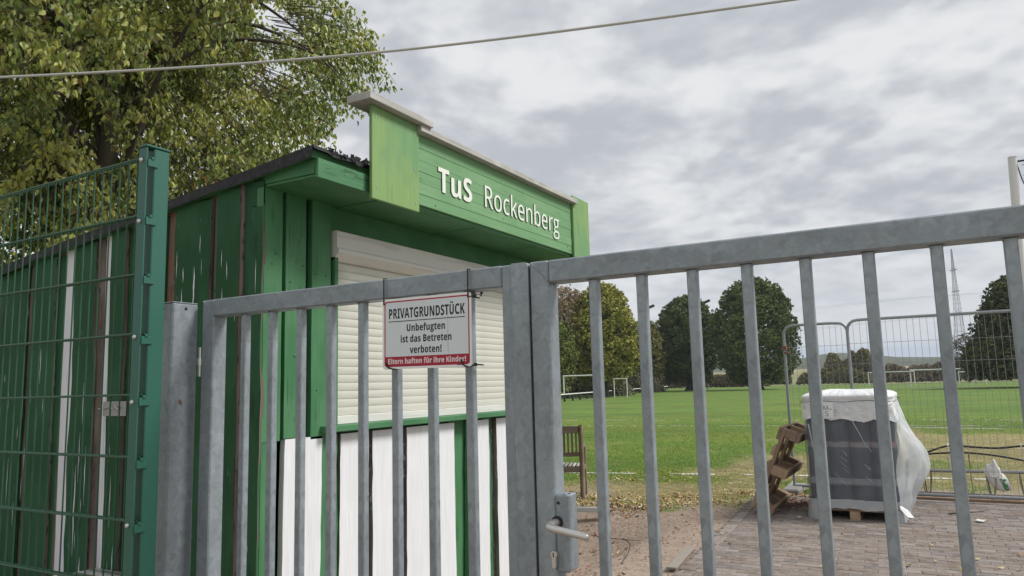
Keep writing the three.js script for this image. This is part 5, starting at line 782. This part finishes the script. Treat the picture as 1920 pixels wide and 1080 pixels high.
// ---------------------------------------------------------------- turf, fallen leaves, twigs, litter
{
  const blade = (() => { const pos = [], r = rng(4); for (let k = 0; k < 5; k++) { const a = r() * 6.28, x = (r() - 0.5) * 0.5, z = (r() - 0.5) * 0.5, dx = Math.cos(a) * 0.07, dz = Math.sin(a) * 0.07, lx = (r() - 0.5) * 0.9, lz = (r() - 0.5) * 0.9, h = 0.6 + 0.6 * r(); pos.push(x - dx, 0, z - dz, x + dx, 0, z + dz, x + lx, h, z + lz); } const g = new THREE.BufferGeometry(); g.setAttribute('position', new THREE.Float32BufferAttribute(pos, 3)); g.computeVertexNormals(); return g; })();
  const r = rng(55), list = [], holder = scene;
  for (let i = 0; i < 150000; i++) {
    const d = mix(8.6, 44, Math.pow(r(), 1.25)), a = (29.5 + mix(-36, 2, r())) * Math.PI / 180, x = -Math.sin(a) * d, z = -Math.cos(a) * d;
    if (z > -8.4 || (z > -10.5 && x > pavEdge(z) - 0.05)) continue; const s = soilMask(x, z); if (r() < s * 1.06) continue;
    const dr = dryMask(x, z); if (r() < dr * 0.55 || r() < sm(16, 42, d)) continue; const n = fbm(x * 0.5, z * 0.35, 4), y = r(), k = 0.86 + 0.28 * r(), q = dr * (0.3 + 0.7 * r());
    list.push([x, 0, z, 0, r() * 6.28, 0, (0.016 + 0.018 * r()) * (1 - 0.3 * dr), mix(mix(0.185, 0.29, n * y), 0.40, q) * k, mix(mix(0.272, 0.310, n * y), 0.32, q) * k, mix(0.042, 0.15, q) * k]);
  }
  const gr = instanced(numbered('grass'), blade, leafFar, list, holder); tag(gr, 'short mown grass growing beyond the bare soil', 'grass', null, 'stuff');
  const fallen = [];
  const drop = (n, cx, cz, sx, sz, pal) => { for (let i = 0; i < n; i++) { const g = () => (r() + r() + r()) / 1.5 - 1, x = cx + g() * sx, z = cz + g() * sz; if (x > 2.4) continue; const p = pal[Math.floor(r() * pal.length)], k = 0.7 + 0.6 * r(), onPav = x > pavEdge(z) && z > -10.4; fallen.push([x, (onPav ? 0.022 : 0.008 + dip(x, z)) + 0.012 * r(), z, Math.PI / 2 + (r() - 0.5) * 0.9, (r() - 0.5) * 0.9, r() * 6.28, 0.022 + 0.034 * r(), p[0] * k, p[1] * k, p[2] * k]); } };
  const Y = [[0.42, 0.30, 0.11], [0.36, 0.22, 0.08], [0.46, 0.37, 0.20], [0.26, 0.15, 0.07], [0.48, 0.42, 0.28]], B = [[0.26, 0.12, 0.075], [0.33, 0.19, 0.13], [0.20, 0.10, 0.065], [0.42, 0.30, 0.20]];
  drop(620, -3.1, -9.5, 1.4, 0.9, Y); drop(340, -3.45, -8.75, 0.75, 0.45, [...Y, ...B]); drop(420, -2.1, -10.35, 0.8, 0.42, Y); drop(330, -4.3, -9.1, 0.9, 0.8, Y); drop(1500, 0.55, -10.75, 1.9, 0.30, B); drop(34, -1.5, -7.4, 2.2, 1.8, Y); drop(26, 0.2, -7.8, 1.8, 2.0, Y); drop(240, -3.6, -6.6, 1.5, 2.0, B); drop(300, -4, -11.6, 3.2, 1.6, Y); drop(130, -1.6, -9.6, 0.35, 0.6, B);
  const fl = instanced(numbered('fallen_leaves'), leafGeo, leafFar, fallen, holder); tag(fl, 'dry yellow and brown leaves scattered over soil, grass edge and paving', 'fallen leaves', null, 'stuff');
  // grit and clods on the bare soil
  const clod = new THREE.IcosahedronGeometry(1, 0), cl = []; for (let i = 0; i < 2600; i++) { const x = mix(-5.4, -1.9, r()), z = mix(-10.2, -4.2, r()); if (x > pavEdge(z) - 0.02) continue; if (r() > soilMask(x, z)) continue; const k = 0.7 + 0.6 * r(); cl.push([x, 0.002 + dip(x, z), z, r() * 6, r() * 6, r() * 6, 0.003 + 0.011 * r() * r(), 0.27 * k, 0.19 * k, 0.14 * k]); }
  const ed = instanced(numbered('soil_crumbs'), clod, std({ color: 0xffffff, roughness: 1 }), cl, holder); tag(ed, 'crumbs and clods of bare brown soil beside the paving', 'soil', null, 'stuff');
  const twig = (pts, label, rr = 0.008) => { const m = new THREE.Mesh(limb(pts, rr, rr * 0.4, 6, 16), M.trunk); m.name = numbered('twig'); scene.add(m); tag(m, label, 'twig'); };
  twig([[-2.78, 0.012, -6.95], [-2.62, 0.03, -6.70], [-2.50, 0.018, -6.35], [-2.44, 0.01, -6.05]], 'forked dead twig on the bare soil below the lock case');
  twig([[-3.05, 0.01, -6.95], [-2.85, 0.02, -6.88], [-2.6, 0.012, -6.92]], 'thin dead twig lying across the forked twig on the soil', 0.006);
  twig([[-0.05, 0.03, -9.35], [0.1, 0.035, -9.45], [0.28, 0.03, -9.62]], 'dark stick lying on the paving beside the wrapped stack', 0.010);
  const plank = thing('loose_board', 'narrow flat board lying along the edge of the brick paving', 'board', [-2.02, 0.024, -6.35], 0.10); part('board', ext(-0.04, 0.04, 0, 0.018, -0.42, 0.42, 'z', 0.003), std({ color: col(0.27, 0.235, 0.20), roughness: 0.95 }), plank);
  const scrap = (x, z, s, label) => { const g = new THREE.PlaneGeometry(s, s * 0.6, 4, 3), p = g.attributes.position; for (let i = 0; i < p.count; i++) p.setZ(i, 0.012 * r()); g.computeVertexNormals(); g.rotateX(-Math.PI / 2); g.rotateY(r() * 6); const m = new THREE.Mesh(g, std({ color: col(0.7, 0.7, 0.69), roughness: 0.6, side: THREE.DoubleSide })); m.name = numbered('paper_scrap'); m.position.set(x, 0.024, z); scene.add(m); tag(m, label, 'litter'); };
  scrap(-1.44, -8.62, 0.07, 'white scrap on the paving at the front left corner of the wrapped stack'); scrap(0.22, -9.05, 0.10, 'white scrap on the paving beside the dark stick'); scrap(-1.72, -9.0, 0.06, 'white scrap on the paving under the leaning pallet');
  // soil kerb strip of reddish dirt and debris along the far paving edge
  const kerb = thing('timber_edging', 'dark timber edging along the far end of the brick paving', 'edging', [0, 0, -10.50]); part('timber', ext(-0.95, 2.6, -0.02, 0.035, -0.03, 0.03, 'x', 0.006), M.palletWood[2], kerb);
}
scene.traverse((o) => { if (o.isMesh) { o.castShadow = true; o.receiveShadow = true; } });
renderer.render(scene, camera);
